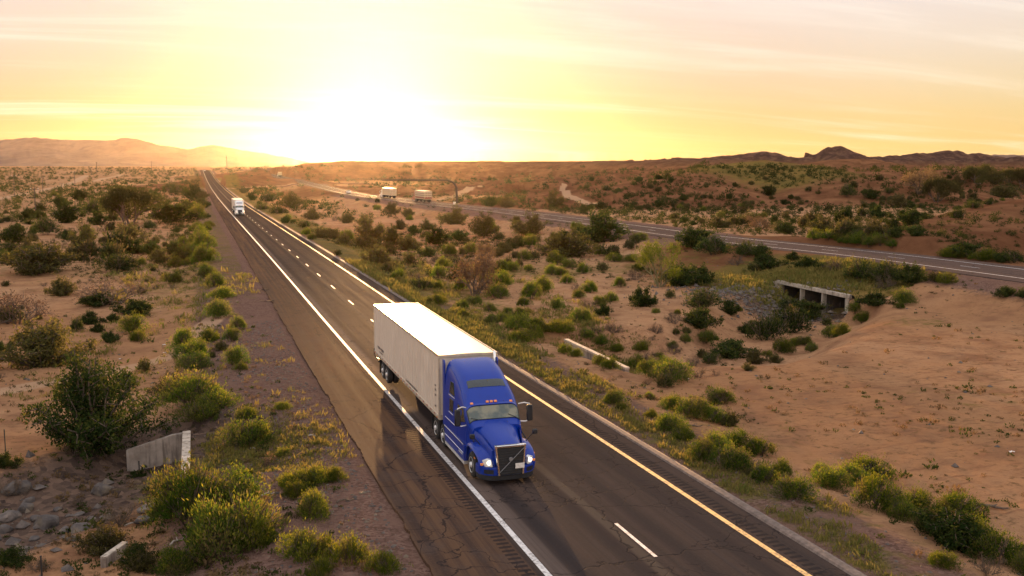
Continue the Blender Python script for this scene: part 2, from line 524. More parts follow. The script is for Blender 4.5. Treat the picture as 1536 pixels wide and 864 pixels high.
# ---- ground
def mat_ground():
    m, nt, out = new_mat('desert_ground'); g = NT(nt)
    P = g.geo()
    z1 = g.sep(g.attr('zone')); z2 = g.sep(g.attr('soil'))
    big = g.noise(P, .035, 5, .6); mid = g.noise(P, .35, 6, .62); fine = g.noise(P, 3.2, 6, .7); grit = g.noise(P, 14., 3, .7)
    sand = g.mix(g.rng(big, .35, .65), (.40, .212, .105), (.475, .275, .150))
    sand = g.mix(g.rng(mid, .42, .72), sand, (.29, .150, .082))
    sand = g.mix(g.math('MULTIPLY', g.rng(fine, .52, .75), .55), sand, (.20, .105, .058))
    # low dead weeds and crust that mottle the bare sand
    wd = g.math('MULTIPLY', g.rng(g.noise(P, 1.7, 7, .72), .52, .66), g.rng(g.noise(P, .11, 4, .6), .42, .58))
    sand = g.mix(g.math('MULTIPLY', wd, .8), sand, (.15, .092, .045))
    # raked streaks along the graded sand
    st = g.noise(g.mapping(P, (.5, 2.6, 1), (0, 0, R(-62))), 1.1, 5, .65)
    sand = g.mix(g.math('MULTIPLY', g.rng(st, .52, .68), g.math('MULTIPLY', z2['Blue'], .6)), sand, (.21, .108, .064))
    # gravel verge
    peb = g.voro(P, 9.0, 'F1', 'Color'); pv = g.sep(peb)
    grav = g.mix(pv[0], (.115, .066, .050), (.245, .152, .118))
    grav = g.mix(g.rng(mid, .4, .7), grav, (.21, .125, .093))
    gm = g.rng(g.math('ADD', z1['Red'], g.math('MULTIPLY', g.math('SUBTRACT', fine, .5), .9)), .3, .7)
    c = g.mix(gm, sand, grav)
    # rusty hill soil
    hm = g.rng(g.math('ADD', z2['Red'], g.math('MULTIPLY', g.math('SUBTRACT', mid, .5), .6)), .2, .8)
    hill = g.mix(g.rng(g.noise(P, .09, 6, .65), .35, .68), (.135, .060, .030), (.245, .118, .060))
    hill = g.mix(g.attr('zone', 'Alpha'), hill, g.mix(g.rng(g.noise(P, .10, 6, .7), .4, .65), (.062, .036, .030), (.135, .078, .056)))  # shaded look of the far peaks put into the soil colour
    c = g.mix(hm, c, hill)
    # rocky grey-brown soil of the wash
    wm = g.rng(g.math('ADD', z2['Green'], g.math('MULTIPLY', g.math('SUBTRACT', fine, .5), .8)), .3, .75)
    rock = g.mix(g.sep(g.voro(P, 3.5, 'F1', 'Color'))[1], (.07, .05, .042), (.19, .125, .09))
    c = g.mix(wm, c, rock)
    # pale worn tracks
    c = g.mix(g.math('MULTIPLY', g.rng(g.math('ADD', z1['Blue'], g.math('MULTIPLY', g.math('SUBTRACT', mid, .5), .5)), .25, .8), .75), c, (.50, .325, .20))
    # low grass and weeds
    gn = g.noise(P, .9, 6, .68)
    gr = g.rng(g.math('ADD', z1['Green'], g.math('MULTIPLY', g.math('SUBTRACT', gn, .5), 1.5)), .38, .78)
    grass = g.mix(g.rng(g.noise(P, .16, 4), .35, .65), (.17, .125, .028), (.085, .095, .022))
    grass = g.mix(g.rng(grit, .45, .7), grass, (.26, .185, .055))
    c = g.mix(g.math('MULTIPLY', gr, .8), c, grass)
    # scattered pale and dark stones
    sp = g.voro(P, 2.3, 'F1', 'Distance')
    c = g.mix(g.math('MULTIPLY', g.rng(sp, .10, .05), g.rng(g.noise(P, .8, 2), .5, .65)), c, (.10, .065, .05))
    h = g.math('ADD', g.math('MULTIPLY', fine, .6), g.math('MULTIPLY', grit, .4))
    h = g.math('ADD', h, g.math('MULTIPLY', mid, 1.6))
    g.matte(out, c, g.bump(h, 1.0, .20))
    return m

def mat_asphalt(name, far=False):
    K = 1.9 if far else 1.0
    m, nt, out = new_mat(name); g = NT(nt)
    lat = g.attr('lat', 'Fac'); alo = g.attr('along', 'Fac')
    cv = g.n('ShaderNodeCombineXYZ'); g.val(cv.inputs[0], lat); g.val(cv.inputs[1], alo); V = cv.outputs[0]
    fine = g.noise(V, 9, 5, .7); mid = g.noise(V, .8, 5, .65)
    streak = g.noise(g.mapping(V, (2.2, .035, 1)), 1.0, 5, .65)
    streak2 = g.noise(g.mapping(V, (6., .12, 1)), 1.0, 4, .6)
    c = g.mix(g.rng(streak, .3, .7), (.037, .026, .022), (.080, .054, .042))
    c = g.mix(g.math('MULTIPLY', g.rng(streak2, .5, .75), .5), c, (.066, .050, .047))
    c = g.mix(g.math('MULTIPLY', g.rng(mid, .5, .8), .5), c, (.040, .029, .029))
    c = g.mix(g.math('MULTIPLY', g.rng(fine, .45, .75), .35), c, (.085, .068, .064))
    if not far:
        # the older, browner shoulder on the outer side
        sh = g.rng(lat, -3.85, -4.0)
        so = g.mix(g.rng(streak, .35, .68), (.050, .030, .023), (.135, .076, .044))
        so = g.mix(g.math('MULTIPLY', g.rng(mid, .45, .7), .5), so, (.085, .06, .05))
        so = g.mix(g.math('MULTIPLY', g.rng(fine, .5, .75), .3), so, (.17, .105, .065))
        c = g.mix(sh, c, so)
        # polished wheel paths
        for x0, wd, k in ((-2.65, .38, .50), (-.85, .38, .55), (.95, .36, .42), (2.75, .36, .42)):
            d = g.math('ABSOLUTE', g.math('SUBTRACT', g.math('ADD', lat, g.math('MULTIPLY', g.math('SUBTRACT', mid, .5), .25)), x0))
            c = g.mix(g.math('MULTIPLY', g.rng(d, wd*1.4, wd*.2), k), c, (.022, .018, .020))
        # light worn edge band beside the lane lines
        d = g.math('ABSOLUTE', g.math('SUBTRACT', lat, -.32))
        c = g.mix(g.math('MULTIPLY', g.rng(d, .26, .1), .35), c, (.15, .11, .075))
        d = g.math('ABSOLUTE', g.math('SUBTRACT', lat, -3.3))
        c = g.mix(g.math('MULTIPLY', g.rng(d, .5, .1), g.rng(streak, .3, .7, .15, .6)), c, (.20, .15, .125))
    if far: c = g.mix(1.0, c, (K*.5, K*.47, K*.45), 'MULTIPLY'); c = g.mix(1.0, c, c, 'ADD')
    # cracks
    wv = g.n('ShaderNodeVectorMath', operation='ADD'); g.val(wv.inputs[0], V)
    nz = g.n('ShaderNodeTexNoise'); g.val(nz.inputs['Vector'], V); nz.inputs['Scale'].default_value = 1.2; nz.inputs['Detail'].default_value = 5
    sc_ = g.n('ShaderNodeVectorMath', operation='SCALE'); g.val(sc_.inputs[0], nz.outputs['Color']); sc_.inputs['Scale'].default_value = .9
    g.val(wv.inputs[1], sc_.outputs[0]); W = wv.outputs[0]
    cr1 = g.voro(g.mapping(W, (.23, .30, 1)), 1.0, 'DISTANCE_TO_EDGE')
    cr2 = g.voro(g.mapping(W, (.8, .65, 1)), 1.0, 'DISTANCE_TO_EDGE')
    k1 = g.rng(cr1, .013, .004); 
    k2 = g.math('MULTIPLY', g.rng(cr2, .018, .005), g.rng(g.noise(V, .22, 3), .5, .6))
    ck = g.math('MAXIMUM', k1, k2)
    c = g.mix(g.math('MULTIPLY', ck, .75), c, (.018, .014, .014))
    h = g.math('SUBTRACT', g.math('MULTIPLY', fine, .25), ck)
    if not far:
        # milled rumble strips: rows of grooves beside both edge lines
        wv2 = g.math('FRACT', g.math('DIVIDE', alo, .32))
        gro = g.math('MULTIPLY', g.rng(wv2, .12, .24), g.rng(wv2, .74, .62))
        ra = g.math('MULTIPLY', g.rng(g.math('ABSOLUTE', g.math('SUBTRACT', lat, -4.22)), .23, .19), 1.0)
        rb = g.math('MULTIPLY', g.rng(g.math('ABSOLUTE', g.math('SUBTRACT', lat, 4.14)), .23, .19), 1.0)
        rs = g.math('MULTIPLY', gro, g.math('MAXIMUM', ra, rb))
        c = g.mix(g.math('MULTIPLY', rs, .72), c, (.020, .016, .017))  # shade inside the grooves painted as dark colour
        h = g.math('SUBTRACT', h, g.math('MULTIPLY', rs, 1.6))
    g.matte(out, c, g.bump(h, .35, .015), g.rng(streak, .3, .7, .016, .006), .6)
    return m

def mat_paint(name, col):
    m, nt, out = new_mat(name); g = NT(nt)
    P = g.geo(); n = g.noise(P, 6, 6, .75); n2 = g.noise(P, .7, 4, .6)
    c = g.mix(g.math('MULTIPLY', g.rng(n, .42, .64), g.rng(n2, .3, .7, .3, 1.0)), col, (.12, .095, .085))
    g.bsdf(out, c, .7, spec=.3)
    return m

def mat_leaf(name, a, b, tip, trans=.3):
    m, nt, out = new_mat(name); g = NT(nt)
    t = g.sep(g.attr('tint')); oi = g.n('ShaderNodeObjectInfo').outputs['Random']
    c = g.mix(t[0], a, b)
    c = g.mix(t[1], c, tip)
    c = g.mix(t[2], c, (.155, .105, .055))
    hs = g.n('ShaderNodeHueSaturation'); g.val(hs.inputs['Color'], c)
    g.val(hs.inputs['Hue'], g.rng(oi, 0, 1, .488, .512, False)); g.val(hs.inputs['Value'], g.rng(g.math('FRACT', g.math('MULTIPLY', oi, 7.3)), 0, 1, .72, 1.28, False))
    col = hs.outputs[0]
    b1 = g.n('ShaderNodeBsdfDiffuse'); g.val(b1.inputs[0], col)
    tr = g.n('ShaderNodeBsdfTranslucent'); g.val(tr.inputs[0], col)
    mx = g.n('ShaderNodeMixShader'); mx.inputs[0].default_value = trans
    nt.links.new(b1.outputs[0], mx.inputs[1]); nt.links.new(tr.outputs[0], mx.inputs[2]); nt.links.new(mx.outputs[0], out.inputs['Surface'])
    return m

def mat_concrete(name, col=(.36, .30, .25)):
    m, nt, out = new_mat(name); g = NT(nt)
    P = g.geo(); n = g.noise(P, 1.6, 7, .65); v = g.noise(g.mapping(P, (3, 3, .4)), 1.2, 5, .6); f = g.noise(P, 22, 3, .6)
    c = g.mix(g.rng(n, .3, .7), tuple(k*.72 for k in col), tuple(k*1.15 for k in col))
    c = g.mix(g.math('MULTIPLY', g.rng(v, .48, .68), .75), c, (.11, .085, .068))
    c = g.mix(g.math('MULTIPLY', g.rng(g.noise(P, .9, 6, .7), .5, .7), .5), c, (.20, .13, .085))
    c = g.mix(g.math('MULTIPLY', g.rng(v, .40, .30), .35), c, (.5, .45, .40))
    g.bsdf(out, c, .9, normal=g.bump(g.math('ADD', n, g.math('MULTIPLY', f, .3)), .35, .03), spec=.2)
    return m

def mat_carpaint(name, col, coat=.6, rough=.35):
    m, nt, out = new_mat(name); g = NT(nt)
    P = g.obj(); n = g.noise(P, 1.3, 6, .65); z = g.xyz(P)[2]
    dust = g.math('MULTIPLY', g.rng(z, 1.5, .35), g.rng(n, .35, .7, .0, .22))
    c = g.mix(dust, col, (.25, .19, .14))
    g.bsdf(out, c, g.rng(dust, 0, .4, rough, .6), coat=coat, spec=.35)
    return m

M = {}
M['ground'] = mat_ground()
M['asphalt'] = mat_asphalt('asphalt_near'); M['asphalt_far'] = mat_asphalt('asphalt_far', True)
M['white_line'] = mat_paint('white_road_paint', (.74, .70, .66)); M['yellow_line'] = mat_paint('yellow_road_paint', (.78, .52, .20))
M['lip'] = simple('asphalt_lip', (.17, .125, .10), .9, var=.35, scale=5)
M['concrete'] = mat_concrete('culvert_concrete'); M['concrete_pale'] = mat_concrete('pale_concrete', (.52, .44, .35))
M['concrete_dark'] = mat_concrete('shaded_concrete', (.09, .075, .065))  # darkened so the shade inside the culvert barrel is in the colour
M['leaf_green'] = mat_leaf('leaf_green', (.040, .086, .011), (.086, .130, .017), (.26, .245, .028), .40)
M['leaf_yellow'] = mat_leaf('leaf_yellow', (.066, .100, .013), (.125, .150, .018), (.28, .25, .032), .38)
M['leaf_dark'] = mat_leaf('leaf_dark', (.020, .038, .011), (.044, .062, .016), (.11, .11, .024), .32)
M['leaf_olive'] = mat_leaf('leaf_olive', (.054, .054, .019), (.088, .080, .026), (.16, .13, .036), .36)
M['leaf_dry'] = mat_leaf('leaf_dry', (.085, .058, .042), (.125, .085, .060), (.17, .12, .07), .2)
M['leaf_tan'] = mat_leaf('leaf_tan', (.15, .10, .052), (.20, .135, .066), (.24, .18, .08), .25)
M['leaf_scrub'] = mat_leaf('leaf_scrub', (.032, .045, .014), (.066, .074, .021), (.13, .11, .036), .32)
M['leaf_grass'] = mat_leaf('leaf_grass', (.15, .125, .033), (.21, .165, .052), (.10, .115, .025), .35)
M['bark'] = simple('shrub_bark', (.11, .078, .055), .9, var=.35, scale=12)
M['bark_green'] = simple('palo_verde_bark', (.16, .14, .065), .85, var=.3, scale=9)
M['wood_pole'] = simple('pole_wood', (.085, .060, .045), .9, var=.3, scale=6)
M['drift'] = simple('driftwood', (.40, .34, .28), .85, var=.25, scale=9)
def mat_rock():
    m, nt, out = new_mat('wash_rock'); g = NT(nt)
    P = g.obj(); n = g.noise(P, 2.2, 7, .65); oi = g.n('ShaderNodeObjectInfo').outputs['Random']
    c = g.mix(g.rng(n, .3, .7), (.085, .072, .066), (.19, .155, .13))
    c = g.mix(g.math('MULTIPLY', g.rng(g.noise(P, 1.1, 4), .5, .65), .6), c, (.22, .165, .10))
    c = g.mix(oi, c, g.mix(.5, c, (.05, .048, .05)))
    g.bsdf(out, c, .9, normal=g.bump(n, .7, .12), spec=.25)
    return m
M['rock'] = mat_rock()
M['blue'] = mat_carpaint('truck_blue', (.0, .030, .30), .12, .32)
M['white_paint'] = mat_carpaint('truck_white', (.78, .76, .72), .4, .35)
M['red_paint'] = mat_carpaint('truck_red', (.30, .05, .03), .3, .45)
def mat_trailer():
    m, nt, out = new_mat('trailer_white'); g = NT(nt)
    P = g.obj(); n = g.noise(P, .9, 6, .65); s = g.noise(g.mapping(P, (4, 4, .35)), 1.2, 5, .65); z = g.xyz(P)[2]
    c = g.mix(g.rng(n, .3, .7), (.64, .54, .44), (.72, .62, .51))
    c = g.mix(g.math('MULTIPLY', g.rng(s, .5, .75), g.rng(z, 4.0, 1.2, .12, .4)), c, (.40, .31, .24))
    g.bsdf(out, c, .42, spec=.45)
    return m
M['trailer'] = mat_trailer()
M['trailer_roof'] = simple('trailer_roof', (.66, .57, .43), .55, var=.05, scale=.8, dirt=((.55, .47, .36), .35))
M['trailer_shaded'] = simple('shaded_trailer_side', (.42, .33, .23), .6, var=.15)  # trailer paint darkened to stand for the shaded side of far trucks
M['rail'] = simple('trailer_rail', (.62, .54, .42), .4, .5, var=.1)
M['chrome'] = simple('chrome', (.80, .79, .78), .16, 1.0, var=.05)
M['alu'] = simple('aluminium', (.72, .70, .67), .35, .35, var=.12)
M['black'] = simple('black_plastic', (.014, .014, .016), .55, var=.2)
M['mesh_dark'] = simple('grille_mesh', (.020, .022, .026), .45, .3, var=.3, scale=30)
M['rubber'] = simple('tyre_rubber', (.020, .019, .019), .85, var=.3, scale=8, dirt=((.12, .09, .07), .5))
M['steel_dark'] = simple('chassis_steel', (.028, .026, .026), .7, .2, var=.3, dirt=((.12, .09, .065), .5))
M['glass'] = simple('window_glass', (.022, .030, .032), .07, 0.0, .5, var=.2)
def mat_windscreen():
    m, nt, out = new_mat('windscreen_glass'); g = NT(nt)
    b = g.bsdf(out, (.62, .72, .70), .04, spec=.5, Transmission_Weight=1.0, IOR=1.12)
    return m
pass
M['cab_inside'] = simple('cab_interior', (.22, .21, .18), .85, var=.2)
M['cab_cream'] = simple('cab_trim', (.42, .38, .28), .8, var=.2)
M['amber'] = simple('amber_lens', (.80, .26, .06), .25, 0, .4)
M['red_lens'] = simple('red_lens', (.45, .03, .02), .3)
M['lamp_glass'] = simple('headlight_lens', (.80, .80, .78), .08, .2, .6, var=.1, scale=8)
M['badge'] = simple('badge_metal', (.30, .30, .31), .4, .6)
M['plate'] = simple('number_plate', (.72, .68, .62), .5, var=.15, scale=14)
M['mark'] = simple('trailer_lettering', (.16, .13, .12), .6, var=.3)
M['galv'] = simple('galvanised_steel', (.20, .17, .15), .6, .6, var=.15)
def mat_emit(name, col, st):
    m, nt, out = new_mat(name); g = NT(nt)
    b = g.bsdf(out, (.8, .8, .75), .2); b.inputs['Emission Color'].default_value = (*col, 1); b.inputs['Emission Strength'].default_value = st
    return m
M['lamp_on'] = mat_emit('headlamp_lit', (1, .86, .62), .7)
def mat_mountain(name, a, b, k=1.5):
    m, nt, out = new_mat(name); g = NT(nt)
    P = g.geo(); n = g.noise(P, .0022*k, 7, .65); n2 = g.noise(P, .012*k, 5, .65)
    c = g.mix(g.rng(n, .3, .7), a, b); c = g.mix(g.math('MULTIPLY', g.rng(n2, .45, .7), .5), c, tuple(k*.6 for k in a))
    g.bsdf(out, c, .95, spec=.05)
    return m
M['mountain'] = mat_mountain('mountain_rock', (.16, .105, .085), (.25, .17, .13))
# ------------------------------------------------------------------ ground sheet
def blob(x, y, cx, cy, r):
    return np.clip(1-np.hypot(x-cx, y-cy)/r, 0, 1)
def ground_zones(x, y, z):
    lat = x-XR; D = x*sy_+y*cy_
    df, _, sdf, _ = polydist(x, y, FARP)
    n1 = fbm(x*.05, y*.05, 4, 201); n2 = fbm(x*.013, y*.013, 3, 203)
    wl = 6.5+2.5*np.exp(-np.maximum(y-20, 0)/60.)
    grav = (lat < -6.7)*(1-sstep(wl*.6, wl*1.25, -lat-6.9)) * (y < 1200)
    grav = np.maximum(grav, (lat > 5.2)*(1-sstep(2.0, 5.0, lat-5.4))*.8*(y < 1200))
    grav = np.maximum(grav, (df > 6)*(1-sstep(4., 9., df-6.0))*.85)
    green = .36*sstep(.40, .66, n1)*sstep(12, 30, np.abs(lat))
    green = np.maximum(green, (lat > 5.6)*(1-sstep(7, 15, lat-5))*(.35+.40*sstep(55, 110, y))*(y < 900))
    green = np.maximum(green, (lat > 5.4)*(1-sstep(1.5, 4.5, lat-5))*.55*(y < 60))
    green = np.maximum(green, (lat < -8)*(1-sstep(6, 20, -lat-9))*.55*sstep(60, 110, y))
    green = np.maximum(green, .95*np.clip(1.6*blob(x, y, 1.5, 43.5, 6.5), 0, 1))
    gc = ground_at(1225, 418)
    green = np.maximum(green, 1.0*np.clip(1.8*blob(x, y, gc[0], gc[1]+4, 17), 0, 1))
    green = np.maximum(green, .42*(lat < -12)*sstep(70, 130, D)*sstep(.38, .6, n2))
    green = np.maximum(green, .62*(lat > 20)*sstep(60, 90, D)*(1-sstep(115, 180, D))*sstep(.48, .62, n1))
    hb = ground_at(1150, 262)
    green = np.maximum(green, .80*np.clip(1.5*blob(x, y, hb[0], hb[1], 80), 0, 1))
    trk = np.zeros_like(x)
    for pts, hw in TRACKS:
        d, _, _, _ = polydist(x, y, pts)
        trk = np.maximum(trk, 1-sstep(hw*.5, hw*1.5, d))
    green *= (1-trk)
    green *= 1-(np.clip(grav, 0, 1)*.6)*(y < 90)*(lat < 0)
    hill = np.zeros_like(x)
    for k, (pts, wf, wb, sh, ea, es) in enumerate(RIDGES):
        d, zc, side, arc = polydist(x, y, pts)
        if wb == 'plateau': d = np.where(in_plateau(x, y, pts), 0, d); w = wf
        else: w = np.where(side > 0, wb, wf)
        hill = np.maximum(hill, 1-sstep(w*.75, w*1.15, d))
    peak = np.zeros_like(x)
    d, zc, side, arc = polydist(x, y, RIDGES[3][0]); peak = (1-sstep(120, 230, d))*sstep(9, 20, z)
    wash = np.zeros_like(x)
    for k, (pts, hw, dep) in enumerate(WASH):
        d, _, _, _ = polydist(x, y, pts)
        wash = np.maximum(wash, (1-sstep(hw*.5, hw*1.5, d))*((.25, .95)[k]))
    wash = np.maximum(wash, .8*np.clip(1.7*blob(x, y, -12.5, 38, 9), 0, 1))
    c2 = ground_at(1175, 462)
    wash = np.maximum(wash, 1.0*np.clip(1.5*blob(x, y, c2[0], c2[1], 11), 0, 1))
    c3 = ground_at(1105, 440)
    wash = np.maximum(wash, .55*np.clip(1.5*blob(x, y, c3[0], c3[1], 10), 0, 1))
    wash *= sstep(.5, 2.5, np.maximum(lat-6, -lat-7.5))
    c4 = ground_at(1330, 600)
    grad = np.clip(1.8*blob(x, y, c4[0], c4[1], 42), 0, 1)*(lat > 7)
    grad = np.maximum(grad, .6*(lat < -14)*(D < 110))
    one = np.ones_like(x)
    return np.stack([grav, green, trk, peak], 1), np.stack([hill, wash, grad, one], 1)

def build_ground():
    # polar grid round the viewpoint: finer towards what the photograph shows
    a1 = np.linspace(-36, 36, 700); a2 = np.linspace(36, 324, 130)[1:-1]
    ang = np.radians(np.concatenate([a1, a2]))+YAW
    rad = np.concatenate([np.linspace(.5, 11, 8), np.exp(np.linspace(math.log(12), math.log(1500), 560)), np.exp(np.linspace(math.log(1530), math.log(9500), 40))])
    A, RR = np.meshgrid(ang, rad)
    x = (np.sin(A)*RR).ravel(); y = (np.cos(A)*RR).ravel()
    z = np.empty_like(x); Z1 = np.empty((len(x), 4)); Z2 = np.empty((len(x), 4))
    for i in range(0, len(x), 120000):
        s = slice(i, i+120000)
        z[s] = height(x[s], y[s], True, True); Z1[s], Z2[s] = ground_zones(x[s], y[s], z[s])
    na, nr = len(ang), len(rad)
    i = np.arange(nr-1)[:, None]*na; j = np.arange(na)[None]; j2 = (j+1) % na
    Q = np.stack([i+j, i+j2, i+na+j2, i+na+j], -1).reshape(-1, 4)[:, ::-1]
    Tc = np.array([[k, (k+1) % na, len(x)] for k in range(na)])[:, ::-1]
    V = np.concatenate([np.stack([x, y, z], 1), [[0, 0, gz(0, 0)]]])
    Z1 = np.concatenate([Z1, Z1[-1:]]); Z2 = np.concatenate([Z2, Z2[-1:]])
    o = mesh_np('ground', V, [Q, Tc], M['ground'], smooth=True, attrs={'zone': ('FLOAT_COLOR', Z1), 'soil': ('FLOAT_COLOR', Z2)})
    tag(o, kind='structure')
build_ground()

# ------------------------------------------------------------------ carriageways
def strip_mesh(name, mat, path, lats, zoff, skirt=0.0, jag=0.0, lat_sign=1, attrs=True):
    """path: (n,3) points with tangents; lats: lateral offsets; zoff: heights above the path for each lateral"""
    path = np.asarray(path); n = len(path)
    tan = np.gradient(path[:, :2], axis=0); tan /= np.linalg.norm(tan, axis=1)[:, None]
    nor = np.stack([tan[:, 1], -tan[:, 0]], 1)*lat_sign
    seg = np.concatenate([[0], np.cumsum(np.linalg.norm(np.diff(path[:, :2], axis=0), axis=1))])
    lats = np.asarray(lats, float); m = len(lats)
    L = np.repeat(lats[None], n, 0)
    if jag:
        js = (fbm(seg*.55, seg*0+3, 4, 9)-.5)*2*jag+(fbm(seg*3., seg*0+8, 3, 10)-.5)*jag*.8
        L[:, 0] += js; L[:, 1] = np.maximum(L[:, 1], L[:, 0]+.05)
        if skirt: L[:, 0] = L[:, 1]-.02
    V = np.empty((n, m, 3))
    V[:, :, 0] = path[:, None, 0]+nor[:, None, 0]*L
    V[:, :, 1] = path[:, None, 1]+nor[:, None, 1]*L
    V[:, :, 2] = path[:, None, 2]+np.asarray(zoff)[None]
    i = np.arange(n-1)[:, None]*m; j = np.arange(m-1)[None]
    Q = np.stack([i+j, i+j+1, i+m+j+1, i+m+j], -1).reshape(-1, 4)
    at_ = {'lat': ('FLOAT', L.ravel()), 'along': ('FLOAT', np.repeat(seg[:, None], m, 1).ravel())}
    return mesh_np(name, V.reshape(-1, 3), Q, mat, attrs=at_)

ys = np.concatenate([np.arange(-60, 70, .12), np.arange(70, 160, .5), np.arange(160, 1300, 4.)])
near_path = np.stack([np.full_like(ys, XR), ys, smooth_z(ys)], 1)
tag(strip_mesh('road', M['asphalt'], near_path, [-6.95, -6.90, -3.7, 0, 3.7, 4.86, 4.90], [-.2, 0, 0, 0, 0, 0, -.12], skirt=1, jag=.16), kind='structure')
tag(strip_mesh('asphalt_lip', M['lip'], near_path, [4.87, 4.93, 5.10, 5.24, 5.42], [-.02, .05, .085, .05, -.16]), kind='structure')
e4 = .006
tag(strip_mesh('white_edge_line', M['white_line'], near_path, [-3.66-.10, -3.66+.10], [e4, e4]), kind='structure')
tag(strip_mesh('yellow_edge_line', M['yellow_line'], near_path, [3.66-.10, 3.66+.10], [e4, e4]), kind='structure')
S0 = 271.6481
def dashes():
    V, Q = [], []
    for k in range(-40, 26):
        c = S0-12.192*k
        if c < -40 or c > 780: continue
        t = np.linspace(c-1.53, c+1.53, 4)
        b = len(V)
        for s in t:
            z = float(smooth_z(np.array([s]))[0])+e4
            V += [(XR-.062, s, z), (XR+.062, s, z)]
        for q in range(3): Q.append((b+2*q, b+2*q+1, b+2*q+3, b+2*q+2))
    return mesh_np('lane_dashes', np.array(V), np.array(Q), M['white_line'])
tag(dashes(), kind='structure')

FARP3 = np.column_stack([FARP, base_z(FARP[:, 0], FARP[:, 1])+FAR_DZ])
tag(strip_mesh('far_road', M['asphalt_far'], FARP3, [-6.3, -6.25, -3.7, 0, 3.7, 6.25, 6.3], [-.2, 0, 0, 0, 0, 0, -.2]), kind='structure')
tag(strip_mesh('far_road_outer_line', M['white_line'], FARP3, [3.56, 3.76], [e4*2, e4*2]), kind='structure')
tag(strip_mesh('far_road_inner_line', M['white_line'], FARP3, [-3.76, -3.56], [e4*2, e4*2]), kind='structure')
def far_dashes():
    seg = np.concatenate([[0], np.cumsum(np.linalg.norm(np.diff(FARP3[:, :2], axis=0), axis=1))])
    V, Q = [], []
    for s0 in np.arange(20, seg[-1]-20, 12.19):
        b = len(V)
        for s in (s0, s0+3.05):
            p = np.array([np.interp(s, seg, FARP3[:, i]) for i in range(3)])
            q = np.array([np.interp(s+.5, seg, FARP3[:, i]) for i in range(3)])
            t = (q-p)[:2]; t /= np.linalg.norm(t); nn = np.array([t[1], -t[0]])
            V += [(p[0]-nn[0]*.07, p[1]-nn[1]*.07, p[2]+e4*2), (p[0]+nn[0]*.07, p[1]+nn[1]*.07, p[2]+e4*2)]
        Q.append((b, b+1, b+3, b+2))
    return mesh_np('far_road_dashes', np.array(V), np.array(Q), M['white_line'])
tag(far_dashes(), kind='structure')

# ------------------------------------------------------------------ far mountains
def mountains(name, sil, D, depth, seed, rows=46, n=420, foot=-12):
    px = np.array([s[0] for s in sil], float); py = np.array([s[1] for s in sil], float)
    xs = np.linspace(px[0], px[-1], n); yy = np.interp(xs, px, py)
    yy = np.convolve(np.pad(yy, 2, 'edge'), [.15, .2, .3, .2, .15], 'valid')
    yy = yy+(fbm(xs*.11, xs*0, 4, seed)-.5)*2.2
    V = []
    for r in range(rows):
        t = r/(rows-1)
        for i in range(n):
            c = at(xs[i], yy[i], D); d = (t-.62)*depth
            dr = ray(xs[i], 248.0); dr = dr/np.linalg.norm(dr[:2])
            p = np.array([c[0]+dr[0]*d, c[1]+dr[1]*d])
            f = (t/.62)**1.25 if t < .62 else max(0, 1-((t-.62)/.38))**1.1
            V.append((p[0], p[1], (c[2]-foot)*f+foot))
    V = np.array(V)
    tt = np.repeat(np.linspace(0, 1, rows), n)
    env = np.minimum(1, np.sin(np.pi*np.clip(tt/.62, 0, 1))*1.2)*(tt < .62)
    V[:, 2] -= (V[:, 2]-foot)*.55*env*(ridged(V[:, 0]/420., V[:, 1]/420., 5, seed+3)**1.5)
    i = np.arange(rows-1)[:, None]*n; j = np.arange(n-1)[None]
    Q = np.stack([i+j, i+j+1, i+n+j+1, i+n+j], -1).reshape(-1, 4)
    tag(mesh_np(name, V, Q, M['mountain'], smooth=True), kind='structure')
mountains('mountains', [(-260, 222), (-120, 214), (-40, 209), (0, 210), (25, 207.5), (52, 205.5), (80, 208.5), (130, 209.5), (165, 210), (188, 206), (202, 207), (218, 211), (238, 217), (262, 220), (280, 224), (300, 220), (318, 217), (332, 219), (352, 223), (375, 227), (402, 231), (430, 236), (455, 241), (480, 248)], 5400, 1900, 3)
mountains('foothills', [(-120, 243), (0, 240), (40, 236), (62, 234.5), (85, 238), (120, 243), (160, 245), (178, 243.5), (200, 246), (240, 248)], 4000, 650, 14)
mountains('far_hills', [(1380, 246), (1430, 238), (1470, 234.5), (1500, 231.5), (1530, 232.5), (1580, 230), (1650, 233), (1760, 246)], 4600, 1200, 23)

